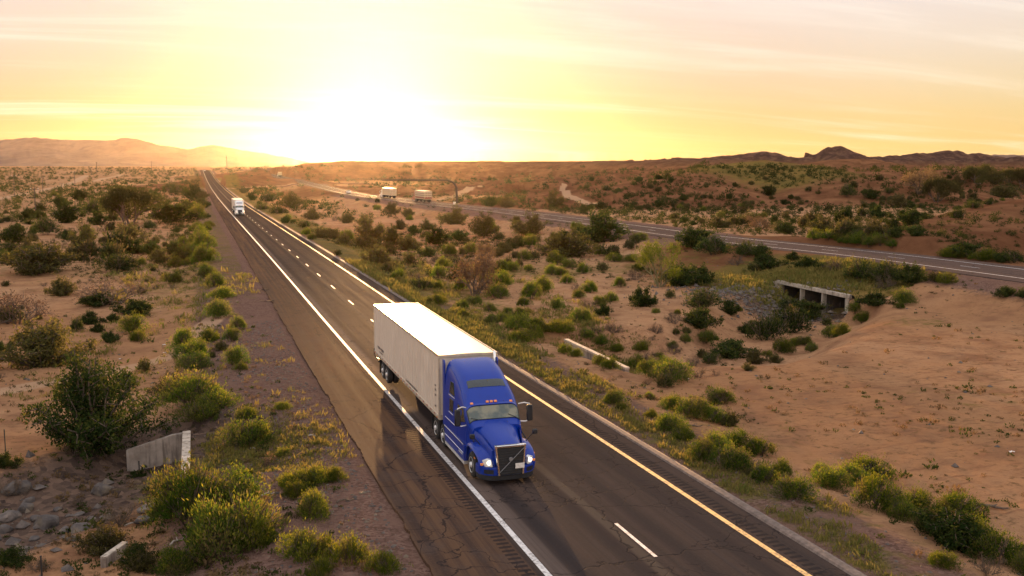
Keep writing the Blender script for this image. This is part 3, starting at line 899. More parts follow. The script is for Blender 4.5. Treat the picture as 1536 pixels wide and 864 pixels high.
# ------------------------------------------------------------------ sky, sun, air
SUN_AZ = YAW+math.atan((556-768)/F)             # clockwise from +Y
SUN_EL = R(4.0)
sdir = np.array([math.sin(SUN_AZ)*math.cos(SUN_EL), math.cos(SUN_AZ)*math.cos(SUN_EL), math.sin(SUN_EL)])
def build_world():
    w = bpy.data.worlds.new('World'); sc.world = w; w.use_nodes = True
    nt = w.node_tree; nt.nodes.clear(); g = NT(nt)
    sky = g.n('ShaderNodeTexSky'); sky.sky_type = 'NISHITA'; sky.sun_disc = False
    sky.sun_elevation = SUN_EL; sky.sun_rotation = SUN_AZ
    sky.altitude = 200; sky.air_density = 1.0; sky.dust_density = .3; sky.ozone_density = 1.0
    bg = g.n('ShaderNodeBackground'); g.val(bg.inputs[0], g.mix(1.0, sky.outputs[0], g.mix(g.rng(g.xyz(g.n('ShaderNodeTexCoord').outputs['Generated'])[2], .035, .17), SKY_LOW, SKY_HIGH), 'MULTIPLY')); bg.inputs[1].default_value = SKY_STRENGTH
    # milky veil with cloud streaks in front; overhead and behind, brightness added as fill
    D = g.n('ShaderNodeTexCoord').outputs['Generated']
    x, y, z = g.xyz(D)
    zz = g.math('MAXIMUM', z, .012)
    cv = g.n('ShaderNodeCombineXYZ')
    g.val(cv.inputs[0], g.math('DIVIDE', x, g.math('ADD', zz, .10))); g.val(cv.inputs[1], g.math('DIVIDE', y, g.math('ADD', zz, .10)))
    cn = g.noise(g.mapping(cv.outputs[0], (.30, 1.5, 1), (0, 0, R(-16))), 1.3, 8, .62, .7)
    cn2 = g.noise(g.mapping(cv.outputs[0], (.12, .5, 1), (0, 0, R(-10))), .8, 4, .55, .3)
    cl = g.math('MULTIPLY', g.rng(cn, .44, .72), g.rng(cn2, .36, .62))
    dt = g.n('ShaderNodeVectorMath', operation='DOT_PRODUCT'); g.val(dt.inputs[0], D); dt.inputs[1].default_value = tuple(gdir)
    ang = g.math('ARCCOSINE', g.math('MINIMUM', dt.outputs['Value'], .99999))
    front = g.rng(dt.outputs['Value'], -.2, .72)
    lo = g.ramp(g.math('MULTIPLY', z, 2.0), VEIL_FRONT)
    hi = g.ramp(g.math('MULTIPLY', z, 2.0), BACK_FILL)
    v = g.mix(front, hi, lo)
    away = g.n('ShaderNodeVectorMath', operation='SCALE'); g.val(away.inputs[0], g.mix(g.rng(z, .02, .17), AWAY_LOW, AWAY_HIGH))
    g.val(away.inputs['Scale'], g.rng(dt.outputs['Value'], .985, .85))
    av = g.n('ShaderNodeVectorMath', operation='ADD'); g.val(av.inputs[0], v); g.val(av.inputs[1], away.outputs[0]); v = av.outputs[0]
    v = g.mix(g.math('MULTIPLY', cl, g.math('MULTIPLY', front, CLOUD_K)), v, CLOUD_COL)
    s1 = g.n('ShaderNodeVectorMath', operation='SCALE'); s1.inputs[0].default_value = AU_C
    g.val(s1.inputs['Scale'], g.math('MULTIPLY', g.math('EXPONENT', g.math('MULTIPLY', ang, -1/R(AU_W))), AU_K))
    s2 = g.n('ShaderNodeVectorMath', operation='SCALE'); s2.inputs[0].default_value = (1, .84, .50)
    g.val(s2.inputs['Scale'], g.math('MULTIPLY', g.math('EXPONENT', g.math('MULTIPLY', ang, -1/R(.55))), AU_K2))
    a2 = g.n('ShaderNodeVectorMath', operation='ADD'); g.val(a2.inputs[0], v); g.val(a2.inputs[1], s1.outputs[0])
    a3 = g.n('ShaderNodeVectorMath', operation='ADD'); g.val(a3.inputs[0], a2.outputs[0]); g.val(a3.inputs[1], s2.outputs[0])
    b2 = g.n('ShaderNodeBackground'); g.val(b2.inputs[0], a3.outputs[0]); b2.inputs[1].default_value = 1.0
    ad = g.n('ShaderNodeAddShader'); nt.links.new(bg.outputs[0], ad.inputs[0]); nt.links.new(b2.outputs[0], ad.inputs[1])
    o = g.n('ShaderNodeOutputWorld'); nt.links.new(ad.outputs[0], o.inputs[0])
    w.cycles.sampling_method = 'MANUAL'; w.cycles.sample_map_resolution = 1024
gdir = np.array([math.sin(SUN_AZ)*math.cos(R(.1)), math.cos(SUN_AZ)*math.cos(R(.1)), math.sin(R(.1))])
SKY_STRENGTH = .05
AWAY_LOW, AWAY_HIGH = (.02, .03, .012), (.02, .022, .024)
SKY_LOW, SKY_HIGH = (.13, .082, .095), (.115, .085, .115)
VEIL_FRONT = [(0, (.150, .097, .034)), (.10, (.160, .112, .054)), (.22, (.172, .136, .102)), (.36, (.182, .158, .142)), (.6, (.185, .170, .16)), (1, (.18, .178, .19))]
BACK_FILL = [(0, (.24, .19, .155)), (.3, (.25, .213, .188)), (1, (.23, .215, .22))]  # sky glow behind the viewpoint, added as fill for the ground
CLOUD_COL, CLOUD_K = (.30, .28, .235), .6
AU_C, AU_W, AU_K, AU_K2 = (1, .90, .72), 5.0, .05, 4.0
SUN_STRENGTH, SUN_COLOR, EXPOSURE = 5.0, (1.0, .53, .21), 2.05
HAZE_D, HAZE_G, HAZE_COL = 0.65e-5, .87, (1.0, .84, .62)
build_world()
sl = bpy.data.lights.new('sun', 'SUN'); sl.energy = SUN_STRENGTH; sl.angle = R(.55); sl.color = SUN_COLOR
so = bpy.data.objects.new('sun', sl); link(so)
so.rotation_euler = Vector(tuple(sdir)).to_track_quat('Z', 'Y').to_euler(); so.location = (0, 0, 60)

def build_haze():
    mb = MB(); mb.box((0, 0, 130), (21000, 21000, 296))
    m, nt, out = new_mat('haze_air')
    v = nt.nodes.new('ShaderNodeVolumePrincipled')
    v.inputs['Color'].default_value = (*HAZE_COL, 1); v.inputs['Density'].default_value = HAZE_D
    v.inputs['Anisotropy'].default_value = HAZE_G; v.inputs['Density Attribute'].default_value = ''
    nt.links.new(v.outputs[0], out.inputs['Volume'])
    try: m.cycles.homogeneous_volume = True
    except Exception: pass
    o = mb.build('haze', m); tag(o, kind='stuff')
build_haze()

# ------------------------------------------------------------------ camera and film
cam = bpy.data.cameras.new('camera'); co = bpy.data.objects.new('camera', cam); link(co)
cam.sensor_fit = 'HORIZONTAL'; cam.sensor_width = 36; cam.lens = F/1536*36
cam.clip_start = .5; cam.clip_end = 40000
cr, sr = math.cos(ROLL), math.sin(ROLL)
Rx = RIGHT*cr+UP*sr; Ux = UP*cr-RIGHT*sr
m4 = Matrix(((Rx[0], Ux[0], -FWD[0], 0), (Rx[1], Ux[1], -FWD[1], 0), (Rx[2], Ux[2], -FWD[2], CH), (0, 0, 0, 1)))
co.matrix_world = m4; sc.camera = co
vs = sc.view_settings
sc.display_settings.display_device = 'sRGB'
vs.view_transform = 'Standard'; vs.look = 'None'; vs.exposure = EXPOSURE; vs.gamma = 1; vs.use_curve_mapping = False
sc.render.engine = 'CYCLES'
cy = sc.cycles
cy.max_bounces = 6; cy.diffuse_bounces = 2; cy.glossy_bounces = 3; cy.transmission_bounces = 6; cy.volume_bounces = 0; cy.transparent_max_bounces = 8
cy.use_denoising = True; cy.sample_clamp_indirect = 4.0; cy.caustics_reflective = False; cy.caustics_refractive = False
sc.render.film_transparent = False
# ------------------------------------------------------------------ articulated lorry
# local frame: front bumper at y = 0, the lorry runs back along +y, ground at z = 0
def wheel(name, parent, x, y, r=.51, w=.28, dual=False, side=1, rim='alu'):
    """tyre with a rim as its child; side is the direction the outer face looks"""
    mb = MB(); n = 28
    ws = [0, -side*(w+.06)] if dual else [0]
    for o in ws:
        a0 = x+o
        prof = [(r*.60, -w/2), (r*.78, -w/2-.01), (r*.93, -w/2+.02), (r, -w/2+.06), (r, w/2-.06), (r*.93, w/2-.02), (r*.78, w/2+.01), (r*.60, w/2)]
        mb.lathe([(q, a0+b) for q, b in prof], (0, y, r), 'x', n)
    t = mb.build(name, M['rubber'], parent, smooth=40)
    rb = MB(); o = x+side*w/2
    rb.lathe([(r*.61, o-side*.02), (r*.60, o+side*.012), (r*.50, o-side*.03), (r*.34, o-side*.07 if not dual else o-side*.13), (r*.30, o-side*.06), (r*.20, o+side*.03), (r*.16, o+side*.07), (.02, o+side*.08)], (0, y, r), 'x', n)
    for k in range(10):
        an = 2*math.pi*k/10
        rb.tube([(o-side*.06, y+math.cos(an)*r*.26, r+math.sin(an)*r*.26), (o-side*.0, y+math.cos(an)*r*.26, r+math.sin(an)*r*.26)], .016, 6)
    rb.build('rim', M[rim], t, smooth=40)
    return t

HOODK = [(.10, .50, 1.50, .95), (.30, .60, 1.60, .95), (.7, .70, 1.71, .95), (1.2, .83, 1.83, .95), (1.7, .97, 1.95, .95), (2.0, 1.06, 2.03, .95)]
def cabsec(y, n=41):
    """cross-section ring of cab, sleeper and roof fairing at y"""
    zt = np.interp(y, [1.75, 2.02, 2.45, 2.62, 2.95, 3.35, 3.8, 4.3, 4.8, 5.25, 5.55], [1.92, 2.06, 2.60, 2.74, 3.02, 3.30, 3.54, 3.72, 3.84, 3.90, 3.91])
    w = np.interp(y, [1.75, 2.0, 2.5, 3.0, 5.55], [1.02, 1.08, 1.15, 1.19, 1.21])
    tap = np.interp(y, [1.75, 2.5, 3.2, 5.55], [.02, .10, .13, .06])
    e = np.interp(y, [1.75, 2.5, 3.5, 5.55], [8, 7.5, 6.0, 7.5])
    zb = 1.02; ring = []
    for k in range(n):
        a = math.pi*k/(n-1)
        c, s = math.cos(a), math.sin(a)
        X = w*math.copysign(abs(c)**(2/e), c); Z = zb+(zt-zb)*abs(s)**(2/e)
        X *= 1-tap*max(0, (Z-2.15))/1.75
        ring.append((X, y, Z))
    return ring

def make_semi(name, label, loc, rz, paint, trailer_mat, group=None, gap=5.9, detail=True, tl=16.15):
    root = empty(name, loc, rz); tag(root, label, 'lorry', group)
    P, BK = M[paint], M['black']
    # --- chassis
    mb = MB()
    for s in (-1, 1): mb.box((s*.43, 4.9, .82), (.09, 6.6, .26))
    for y in (2.6, 3.8, 5.0, 6.2, 7.4, 8.1): mb.box((0, y, .80), (.8, .12, .16))
    mb.box((0, 1.7, .62), (1.6, .14, .14)); mb.box((0, 6.0, .52), (1.5, .2, .22)); mb.box((0, 7.25, .52), (1.5, .2, .22))
    mb.lathe([(.5, 1.10), (.52, 1.14), (.3, 1.17)], (0, 6.6, 0), 'z', 20)
    mb.box((0, .9, .45), (1.5, 1.0, .3))
    mb.build('chassis', M['steel_dark'], root)
    # --- hood
    mb = MB(); rings = []
    for y, w, zt, zb in HOODK:
        ring = []
        for k in range(33):
            a = math.pi*k/32; c, s = math.cos(a), math.sin(a); e = 3.4
            X = w*math.copysign(abs(c)**(2/e), c); Z = zb-.15+(zt-zb+.15)*abs(s)**(2/e)
            Z += .035*math.exp(-(X/(w*.55))**4)*(zt > 1.6)
            ring.append((X, y, Z))
        rings.append(ring)
    mb.loft(rings); hood = mb.build('hood', P, root, smooth=50)
    # --- fenders with wheel arches
    for s in (-1, 1):
        mb = MB()
        path = [(.42, .42, 1.13), (.30, .72, 1.14), (.40, 1.02, 1.15), (.72, 1.20, 1.17), (1.15, 1.30, 1.19), (1.6, 1.33, 1.20), (1.95, 1.27, 1.20), (2.18, 1.05, 1.20), (2.26, .75, 1.20), (2.28, .45, 1.20)]
        rings = []
        for i, (y, z, xo) in enumerate(path):
            cyy, czz = 1.45, .55
            d = Vector((y-cyy, z-czz)); d = d.normalized() if d.length else Vector((0, 1))
            q = lambda x, r: (s*x, y-d.x*r, z-d.y*r)
            xi = .55
            rings.append([q(xi, -.10), q(xo-.34, -.05), q(xo-.12, -.005), q(xo-.03, .04), q(xo, .12), q(xo-.03, .15), q(xo-.06, .10), q(xi, .05)])
        mb.loft(rings)
        # side apron between hood and arch
        mb.loft([[(s*.58, .28, .72), (s*.60, .28, 1.35), (s*.66, .30, 1.35), (s*.66, .30, .72)],
                 [(s*.70, 1.2, 1.05), (s*.78, 1.2, 1.70), (s*.86, 1.2, 1.50), (s*.86, 1.2, 1.05)],
                 [(s*.90, 2.1, 1.1), (s*1.02, 2.1, 1.86), (s*1.10, 2.1, 1.60), (s*1.10, 2.1, 1.1)]])
        mb.build('fender', P, root, smooth=50)
    # --- bumper, swept back at the corners
    plan = [(0, 0), (.35, .005), (.62, .03), (.85, .13), (1.03, .32), (1.13, .58), (1.15, .82)]
    full = [(-x, y) for x, y in plan[::-1]]+plan[1:]
    def bband(z0, z1, th, out, name, mat):
        mb = MB(); rings = []
        for x, y in full:
            rings.append([(x*out, y-(out-1)*.5, z0), (x*out, y-(out-1)*.5, z1), (x*(out-.08), y+th, z1+.02), (x*(out-.08), y+th, z0)])
        mb.loft(rings); return mb.build(name, mat, root, smooth=40, bevel=.012)
    bband(.44, .74, .14, 1.0, 'bumper', P)
    bband(.24, .435, .14, .985, 'air_dam', BK)
    for s in (-1, 1):
        mb = MB(); mb.loft([[(s*.66, .028, .50), (s*.66, .028, .66), (s*.66, .10, .66), (s*.66, .10, .50)], [(s*.86, .125, .50), (s*.86, .125, .67), (s*.86, .2, .67), (s*.86, .2, .50)], [(s*.985, .25, .51), (s*.985, .25, .65), (s*.97, .33, .65), (s*.97, .33, .51)]])
        mb.build('fog_lamp_recess', BK, root)
    # --- grille
    gz0, gz1 = .47, 1.55
    mb = MB()
    q = lambda t, z: (t*np.interp(z, [gz0, gz1], [.47, .58]), np.interp(z, [gz0, gz1], [-.06, .04]), z)
    mb.loft([[q(-1, gz0), q(-1, gz1), tuple(np.array(q(-1, gz1))+(0, .12, 0)), tuple(np.array(q(-1, gz0))+(0, .12, 0))],
             [q(1, gz0), q(1, gz1), tuple(np.array(q(1, gz1))+(0, .12, 0)), tuple(np.array(q(1, gz0))+(0, .12, 0))]])
    gr = mb.build('grille', M['mesh_dark'], root)
    mb = MB()
    for i in range(11):
        z = gz0+.06+(gz1-gz0-.12)*i/10
        a, b = q(-.95, z), q(.95, z); mb.tube([(a[0], a[1]-.012, z), (b[0], b[1]-.012, z)], .014, 5)
    mb.build('grille_slat', M['steel_dark'], gr)
    mb = MB()
    def bar(a, b, w, th=.075):
        a, b = Vector(a), Vector(b); d = (b-a).normalized(); n_ = d.cross(Vector((0, -1, 0))).normalized()*w/2
        o = Vector((0, -.05, 0)); i_ = Vector((0, th, 0))
        mb.loft([[a-n_+i_, a-n_+o*.4, a-n_*.6+o, a+n_*.6+o, a+n_+o*.4, a+n_+i_], [b-n_+i_, b-n_+o*.4, b-n_*.6+o, b+n_*.6+o, b+n_+o*.4, b+n_+i_]])
    TLc, TRc, BLc, BRc = q(-1, gz1), q(1, gz1), q(-1, gz0), q(1, gz0)
    e = lambda p, dx, dz: (p[0]+dx, p[1], p[2]+dz)
    bar(e(TLc, -.04, .0), e(TRc, .04, .0), .10); bar(e(TLc, 0, .045), BLc, .085); bar(e(TRc, 0, .045), BRc, .085)
    mb.build('grille_surround', M['chrome'], root, smooth=30)
    mb = MB(); a, b = q(-.92, gz0+.12), q(.92, gz1-.1)
    mb.tube([(a[0], a[1]-.035, a[2]), (b[0], b[1]-.035, b[2])], .013, 6)
    c0 = q(0, (gz0+gz1)/2+.05)
    mb.lathe([(.068, -.04), (.08, -.02), (.08, .0), (.068, .01)], (c0[0], c0[1]-.02, c0[2]), 'y', 20)
    mb.build('diagonal_bar_badge', M['badge'], root, smooth=40)
    mb = MB(); mb.box((.34, -.10, .80), (.36, .025, .20), bev=.01); mb.build('number_plate', M['plate'], root)
    # --- headlights
    for s in (-1, 1):
        mb = MB()
        out = [(s*.70, .03, .78), (s*.74, .10, 1.03), (s*.86, .22, 1.06), (s*1.03, .38, .98), (s*1.08, .46, .84), (s*.92, .24, .75)]
        inn = [(x*.93, y+.16, z) for x, y, z in out]
        mb.loft([inn, out]); hl = mb.build('headlight', M['lamp_glass'], root, bevel=.02)
        mb = MB(); mb.lathe([(.03, -.02), (.085, -.005), (.075, .05)], (s*.82, .115, .93), 'y', 16)
        mb.build('lit_lamp', M['lamp_on'], hl)
        mb = MB(); mb.box((s*1.03, .345, .84), (.10, .14, .09), rot=Matrix.Rotation(s*.85, 3, 'Z'), bev=.015); mb.build('turn_signal', M['amber'], hl)
        mb = MB(); mb.box((s*1.205, .78, .98), (.02, .14, .05)); mb.build('side_marker', M['amber'], root)
    # --- cab, sleeper and fairing shell
    ysec = [1.75, 1.88, 2.02, 2.15, 2.3, 2.45, 2.54, 2.62, 2.78, 2.95, 3.15, 3.35, 3.6, 3.8, 4.05, 4.3, 4.55, 4.8, 5.05, 5.25, 5.45, 5.55]
    mb = MB(); mb.loft([cabsec(y) for y in ysec]); cab = mb.build('cab', P, root, smooth=45)
    # windscreen: a bent pane a little proud of the raked front of the shell
    def pane(y0, y1, k0, k1, off, nseg=8):
        rings = []
        for i in range(nseg+1):
            y = y0+(y1-y0)*i/nseg; r = cabsec(y, 81)
            rr = cabsec(y+.02, 81)
            row = []
            for k in range(k0, k1+1):
                p, pn = Vector(r[k]), Vector(rr[k])
                tz = (pn-p); tx = Vector(r[min(k+1, 80)])-Vector(r[max(k-1, 0)])
                nrm = tx.cross(tz).normalized()
                if nrm.z < 0: nrm.negate()
                row.append(tuple(p+nrm*off))
            rings.append(row)
        return rings
    rings = pane(2.06, 2.43, 17, 63, .012)
    mb = MB(); mb.loft(rings, closed=False, cap=False); mb.build('windscreen', M['glass_screen'], root, smooth=60)
    # pale dashboard shapes seen through the glass: rubber seal and wipers outside
    mb = MB()
    edge = [rings[0][i] for i in range(len(rings[0]))]
    mb.tube(edge, .016, 5); mb.tube([rings[-1][i] for i in range(len(rings[-1]))], .014, 5)
    mb.tube([r[0] for r in rings], .02, 5); mb.tube([r[-1] for r in rings], .02, 5)
    for a, b in ((10, 21), (28, 40)):
        mb.tube([Vector(rings[0][a])+Vector((0, -.01, .02)), Vector(rings[2][b])+Vector((0, -.02, .02))], .011, 5)
    mb.build('windscreen_seal', BK, root)
    # sun visor lip above the glass
    r0 = cabsec(2.50, 81)
    mb = MB(); top = [r0[k] for k in range(18, 63)]
    mb.loft([[(p[0]*.99, p[1]-.09, p[2]-.045) for p in top], [(p[0]*.99, p[1]-.10, p[2]-.015) for p in top], [(p[0], p[1]+.02, p[2]+.02) for p in top], [(p[0], p[1]+.02, p[2]-.02) for p in top]], closed=False, cap=False)
    mb.build('sun_visor', P, root, smooth=40)
    for x in (-.82, -.17, 0, .17, .82):
        mb = MB(); z = np.interp(abs(x), [0, .17, .82], [2.70, 2.70, 2.66]); mb.box((x, 2.545, z), (.12, .10, .05), rot=Matrix.Rotation(.75, 3, 'X'), bev=.012)
        mb.build('clearance_lamp', M['amber'], root)
    # dark skylight in the fairing
    mb = MB(); rg = pane(3.16, 3.52, 31, 49, .014, 4); mb.loft(rg, closed=False, cap=False); mb.build('skylight', M['glass'], root, smooth=60)
    # crease lines that run up both flanks of the fairing
    for s in (0, 1):
        mb = MB(); pts = []
        for y, k in ((2.62, 15), (2.95, 16), (3.35, 17), (3.8, 18), (4.3, 19), (4.8, 20), (5.3, 20)):
            r = cabsec(y, 81); p = Vector(r[k if s else 80-k]); pts.append(p*1.0+Vector((0, 0, .004)))
        mb.tube(pts, [.012, .02, .024, .024, .022, .02, .012], 6); mb.build('fairing_ridge', P, root, smooth=60)
    # doors, side windows, trim
    for s in (-1, 1):
        def sidex(y, z):
            r = cabsec(y, 161); best = min((p for p in r if p[0]*s > 0), key=lambda p: abs(p[2]-z)); return best[0]+s*.012
        def side_panel(poly, name, mat, off=.0, parent=root):
            mb = MB(); V = [(sidex(y, z)+s*off, y, z) for y, z in poly]; W = [(v[0]-s*.03, v[1], v[2]) for v in V]
            mb.loft([W, V]); return mb.build(name, mat, parent)
        dr = side_panel([(2.22, 1.06), (2.22, 1.95), (2.62, 2.48), (3.45, 2.55), (3.48, 1.06)], 'door', P, .004)
        side_panel([(2.40, 1.98), (2.66, 2.42), (3.36, 2.48), (3.38, 1.90), (2.9, 1.86)], 'door_window', M['glass'], .012, dr)
        mb = MB(); mb.box((sidex(3.30, 1.6)+s*.03, 3.28, 1.62), (.03, .2, .05), bev=.01); mb.build('door_handle', M['chrome'], dr)
        w2 = side_panel([(4.05, 1.95), (4.05, 2.45), (4.62, 2.45), (4.62, 1.95)], 'sleeper_window', M['glass'], .006)
        side_panel([(3.95, 2.66), (4.30, 3.14), (4.72, 3.14), (4.72, 2.66)], 'upper_window', M['glass'], .006)
        for z, ya, yb in ((1.86, 4.0, 4.7), (2.58, 3.9, 4.8), (1.50, 3.7, 5.3)):
            mb = MB(); mb.tube([(sidex(ya, z)+s*.006, ya, z), (sidex(yb, z)+s*.006, yb, z)], .014, 5); mb.build('side_trim', M['alu'], root)
        mb = MB(); mb.box((s*1.215, 3.95, 1.06), (.03, 3.1, .04), bev=.008); mb.build('sill_trim', M['chrome'], root)
        # lower skirt, fuel tank fairing and steps
        mb = MB(); mb.prism([(2.32, .40), (2.30, 1.02), (5.55, 1.02), (5.50, .40)], s*1.02, s*1.205, 'x'); sk = mb.build('skirt', P, root, bevel=.02)
        mb = MB(); mb.prism([(2.34, .26), (2.34, .385), (5.48, .385), (5.44, .26)], s*1.04, s*1.20, 'x'); mb.build('skirt_edge', M['alu'], sk)
        mb = MB(); mb.box((s*1.20, 2.85, .62), (.03, .6, .05)); mb.box((s*1.20, 2.85, .36), (.05, .6, .05)); mb.build('step', M['alu'], sk)
        mb = MB(); mb.tube([(s*1.215, 2.4, .72), (s*1.215, 5.4, .72)], .012, 5); mb.build('skirt_trim', M['chrome'], sk)
        # side extender at the back of the sleeper
        mb = MB(); mb.prism([(5.50, 1.03), (5.50, 3.72), (5.60, 3.86), (5.86, 3.86), (5.80, 1.03)], s*1.15, s*1.20, 'x'); mb.build('side_extender', P, root, bevel=.012)
        # mirrors
        xm = s*1.50
        mb = MB(); mb.box((xm, 2.18, 2.22), (.24, .15, .66), bev=.06); mir = mb.build('mirror', BK, root, smooth=40)
        mb = MB(); mb.tube([(s*1.10, 2.42, 2.55), (s*1.30, 2.28, 2.62), (xm, 2.20, 2.58), (xm, 2.20, 2.45)], .026, 7); mb.tube([(s*1.12, 2.30, 1.86), (s*1.35, 2.22, 1.86), (xm, 2.20, 1.92)], .026, 7)
        mb.build('mirror_arm', M['alu'], mir, smooth=40)
        mb = MB(); mb.box((xm, 2.26, 2.22), (.19, .01, .58)); mb.build('mirror_glass', M['chrome'], mir)
        hx = s*1.27
        mb = MB(); mb.tube([(s*.93, .95, 1.42), (s*1.14, .88, 1.70), (hx, .86, 1.74)], .017, 6); mb.box((hx, .86, 1.80), (.20, .12, .19), bev=.05)
        mb.build('hood_mirror', BK, root, smooth=40)
        # black cowl beside the windscreen
        side_panel([(1.80, 1.50), (1.80, 1.80), (2.18, 1.96), (2.18, 1.50)], 'cowl', P, .002)
        mb = MB(); mb.box((s*1.06, 1.62, 1.50), (.03, .5, .05), rot=Matrix.Rotation(.25, 3, 'X')); mb.build('hood_vent', BK, root)
    # exhaust stack tip beside the fairing
    mb = MB(); mb.tube([(1.10, 5.72, 1.2), (1.10, 5.72, 3.98), (1.10, 5.80, 4.08)], .07, 12); mb.build('exhaust_stack', M['chrome'], root, smooth=40)
    mb = MB(); mb.box((0, 5.62, 1.9), (2.1, .1, 1.6)); mb.tube([(-.2, 5.7, 1.6), (-.1, 6.1, 1.2), (0, gap+.1, 1.7)], .02, 6); mb.tube([(.2, 5.7, 1.6), (.1, 6.1, 1.15), (.1, gap+.1, 1.7)], .02, 6)
    mb.build('cab_back', M['steel_dark'], root)
    # --- wheels
    for s in (-1, 1):
        wheel('wheel', root, s*1.00, 1.47, side=s)
        for y in (gap-.05, gap+1.25):
            wheel('wheel', root, s*1.06, y, side=s, dual=True)
        mb = MB(); mb.prism([(gap+1.95, .25), (gap+1.97, .95), (gap+1.99, .95), (gap+1.97, .25)], s*.62, s*1.2, 'x'); mb.build('mud_flap', M['rubber'], root)
        mb = MB()
        mb.loft([[(s*xx, gap+.6+math.cos(t)*1.28, .50+math.sin(t)*.62) for t in np.linspace(.2, math.pi-.2, 9)] for xx in (.62, 1.2)], closed=False, cap=False)
        mb.build('rear_mudguard', BK, root)
    # --- trailer
    y0, y1 = gap+.15, gap+.15+tl
    zb, zt, hw = 1.16, 4.00, 1.295
    mb = MB()
    mb.box((0, (y0+y1)/2, (zb+.16+zt-.10)/2), (hw*2, y1-y0, zt-zb-.26))
    body = mb.build('trailer_box', M[trailer_mat], root)
    nn = 27
    for s in (-1, 1):
        prof = [(y0+.06, 0)]
        for i in range(nn):
            y = y0+.45+(y1-y0-.75)*i/(nn-1)
            prof += [(y-.05, 0), (y-.03, .018), (y+.03, .018), (y+.05, 0)]
        prof.append((y1-.08, 0))
        mb = MB(); mb.loft([[(s*(hw+.003+o), y, zb+.19), (s*(hw+.003+o), y, zt-.115), (s*(hw-.01), y, zt-.115), (s*(hw-.01), y, zb+.19)] for y, o in prof])
        mb.build('side_panel', M[trailer_mat], body)
    mb = MB()
    sec = []
    for i in range(9):
        x = -hw+.02+(2*hw-.04)*i/8; sec.append((x, zt-.03+.05*(1-(x/hw)**2)))
    low = [(hw-.02, zt-.09), (-hw+.02, zt-.09)]
    mb.loft([[(x, y, z) for x, z in sec+low] for y in (y0+.03, y1-.03)]); mb.build('roof', M['trailer_roof'], body, smooth=30)
    mb = MB()
    for s in (-1, 1): mb.box((s*(hw+.012), (y0+y1)/2, zt-.055), (.05, y1-y0, .12), bev=.015)
    mb.box((0, y0-.012, zt-.06), (2*hw, .05, .13), bev=.015); mb.box((0, y1+.012, zt-.06), (2*hw, .05, .13), bev=.015)
    mb.build('top_rail', M['rail'], body)
    mb = MB()
    for s in (-1, 1): mb.box((s*(hw+.010), (y0+y1)/2, zb+.09), (.045, y1-y0, .20), bev=.012)
    mb.box((0, y0-.010, zb+.10), (2*hw, .045, .22)); mb.box((0, (y0+y1)/2, zb+.06), (2*hw-.05, y1-y0, .12))
    mb.build('bottom_rail', M['rail'], body)
    mb = MB()
    for s in (-1, 1):
        mb = MB(); mb.box((s*hw, y0+.02, (zb+zt)/2), (.09, .09, zt-zb-.2), bev=.03); mb.build('corner_post', M['rail'], body)
        mb = MB(); mb.box((s*hw, y1-.03, (zb+zt)/2), (.07, .1, zt-zb-.2), bev=.02); mb.build('corner_post', M['rail'], body)
    if detail:
        for s in (-1, 1):
            mb = MB(); mb.box((s*(hw+.035), (y0+y1)/2, zb+.12), (.006, y1-y0-.5, .05)); mb.build('reflective_tape', M['tape'], body)
            for y in (y0+.3, (y0+y1)/2, y1-.3):
                for z in (zb+.05, zt-.05):
                    mb = MB(); mb.box((s*(hw+.042), y, z), (.02, .10, .05)); mb.build('side_lamp', M['amber'], body)
        # small worn lettering, too small to read
        mk = MB(); r_ = random.Random(3)
        for s in (-1, 1):
            for (ya, zz, cnt, h, wd) in ((y0+.55, 2.55, 3, .10, .07), (y0+.55, 2.35, 3, .10, .07), (y0+.55, 2.12, 3, .10, .07), (y0+.58, 1.62, 3, .09, .06), (y0+4.4, 1.44, 20, .13, .10), (y1-3.0, 1.72, 12, .16, .12), (y1-2.7, 1.52, 8, .10, .09)):
                for i in range(cnt):
                    mk.box((s*(hw+.02), ya+i*wd*1.35, zz+r_.uniform(-.01, .01)), (.006, wd*r_.uniform(.5, 1), h*r_.uniform(.6, 1)))
        mk.build('side_lettering', M['mark'], body)
    for s in (-1, 1):
        mb = MB(); mb.box((s*.75, y0+2.7, .80), (.13, .13, .95)); mb.box((s*.75, y0+2.7, .36), (.26, .26, .05)); mb.build('landing_leg', M['steel_dark'], root)
    mb = MB()
    for s in (-1, 1): mb.box((s*.5, y1-2.9, .95), (.10, 3.6, .30))
    for y in (y1-3.35, y1-2.1): mb.box((0, y, .52), (1.7, .14, .16))
    mb.box((0, y1-.06, .62), (2.2, .10, .12)); mb.box((-.7, y1-.06, .9), (.08, .08, .55)); mb.box((.7, y1-.06, .9), (.08, .08, .55))
    mb.build('trailer_bogie', M['steel_dark'], root)
    for s in (-1, 1):
        for y in (y1-3.35, y1-2.1): wheel('wheel', root, s*1.06, y, side=s, dual=True)
        mb = MB(); mb.prism([(y1-1.38, .2), (y1-1.38, 1.1), (y1-1.36, 1.1), (y1-1.36, .2)], s*.62, s*1.25, 'x'); mb.build('mud_flap', M['rubber'], root)
        mb = MB(); mb.prism([(zb+.3, y1+.012)]*0+[(s*.02, zb+.3), (s*(hw-.06), zb+.3), (s*(hw-.06), zt-.2), (s*.02, zt-.2)], y1+.004, y1+.03, 'y')
        dd = mb.build('trailer_door', M[trailer_mat], body)
        mb = MB(); mb.tube([(s*.3, y1+.06, zb+.35), (s*.3, y1+.06, zt-.25)], .02, 6); mb.tube([(s*.9, y1+.06, zb+.35), (s*.9, y1+.06, zt-.25)], .02, 6); mb.build('lock_rod', M['alu'], dd)
        mb = MB(); mb.box((s*(hw-.14), y1+.03, zb+.15), (.2, .05, .1)); mb.build('tail_lamp', M['red_lens'], body)
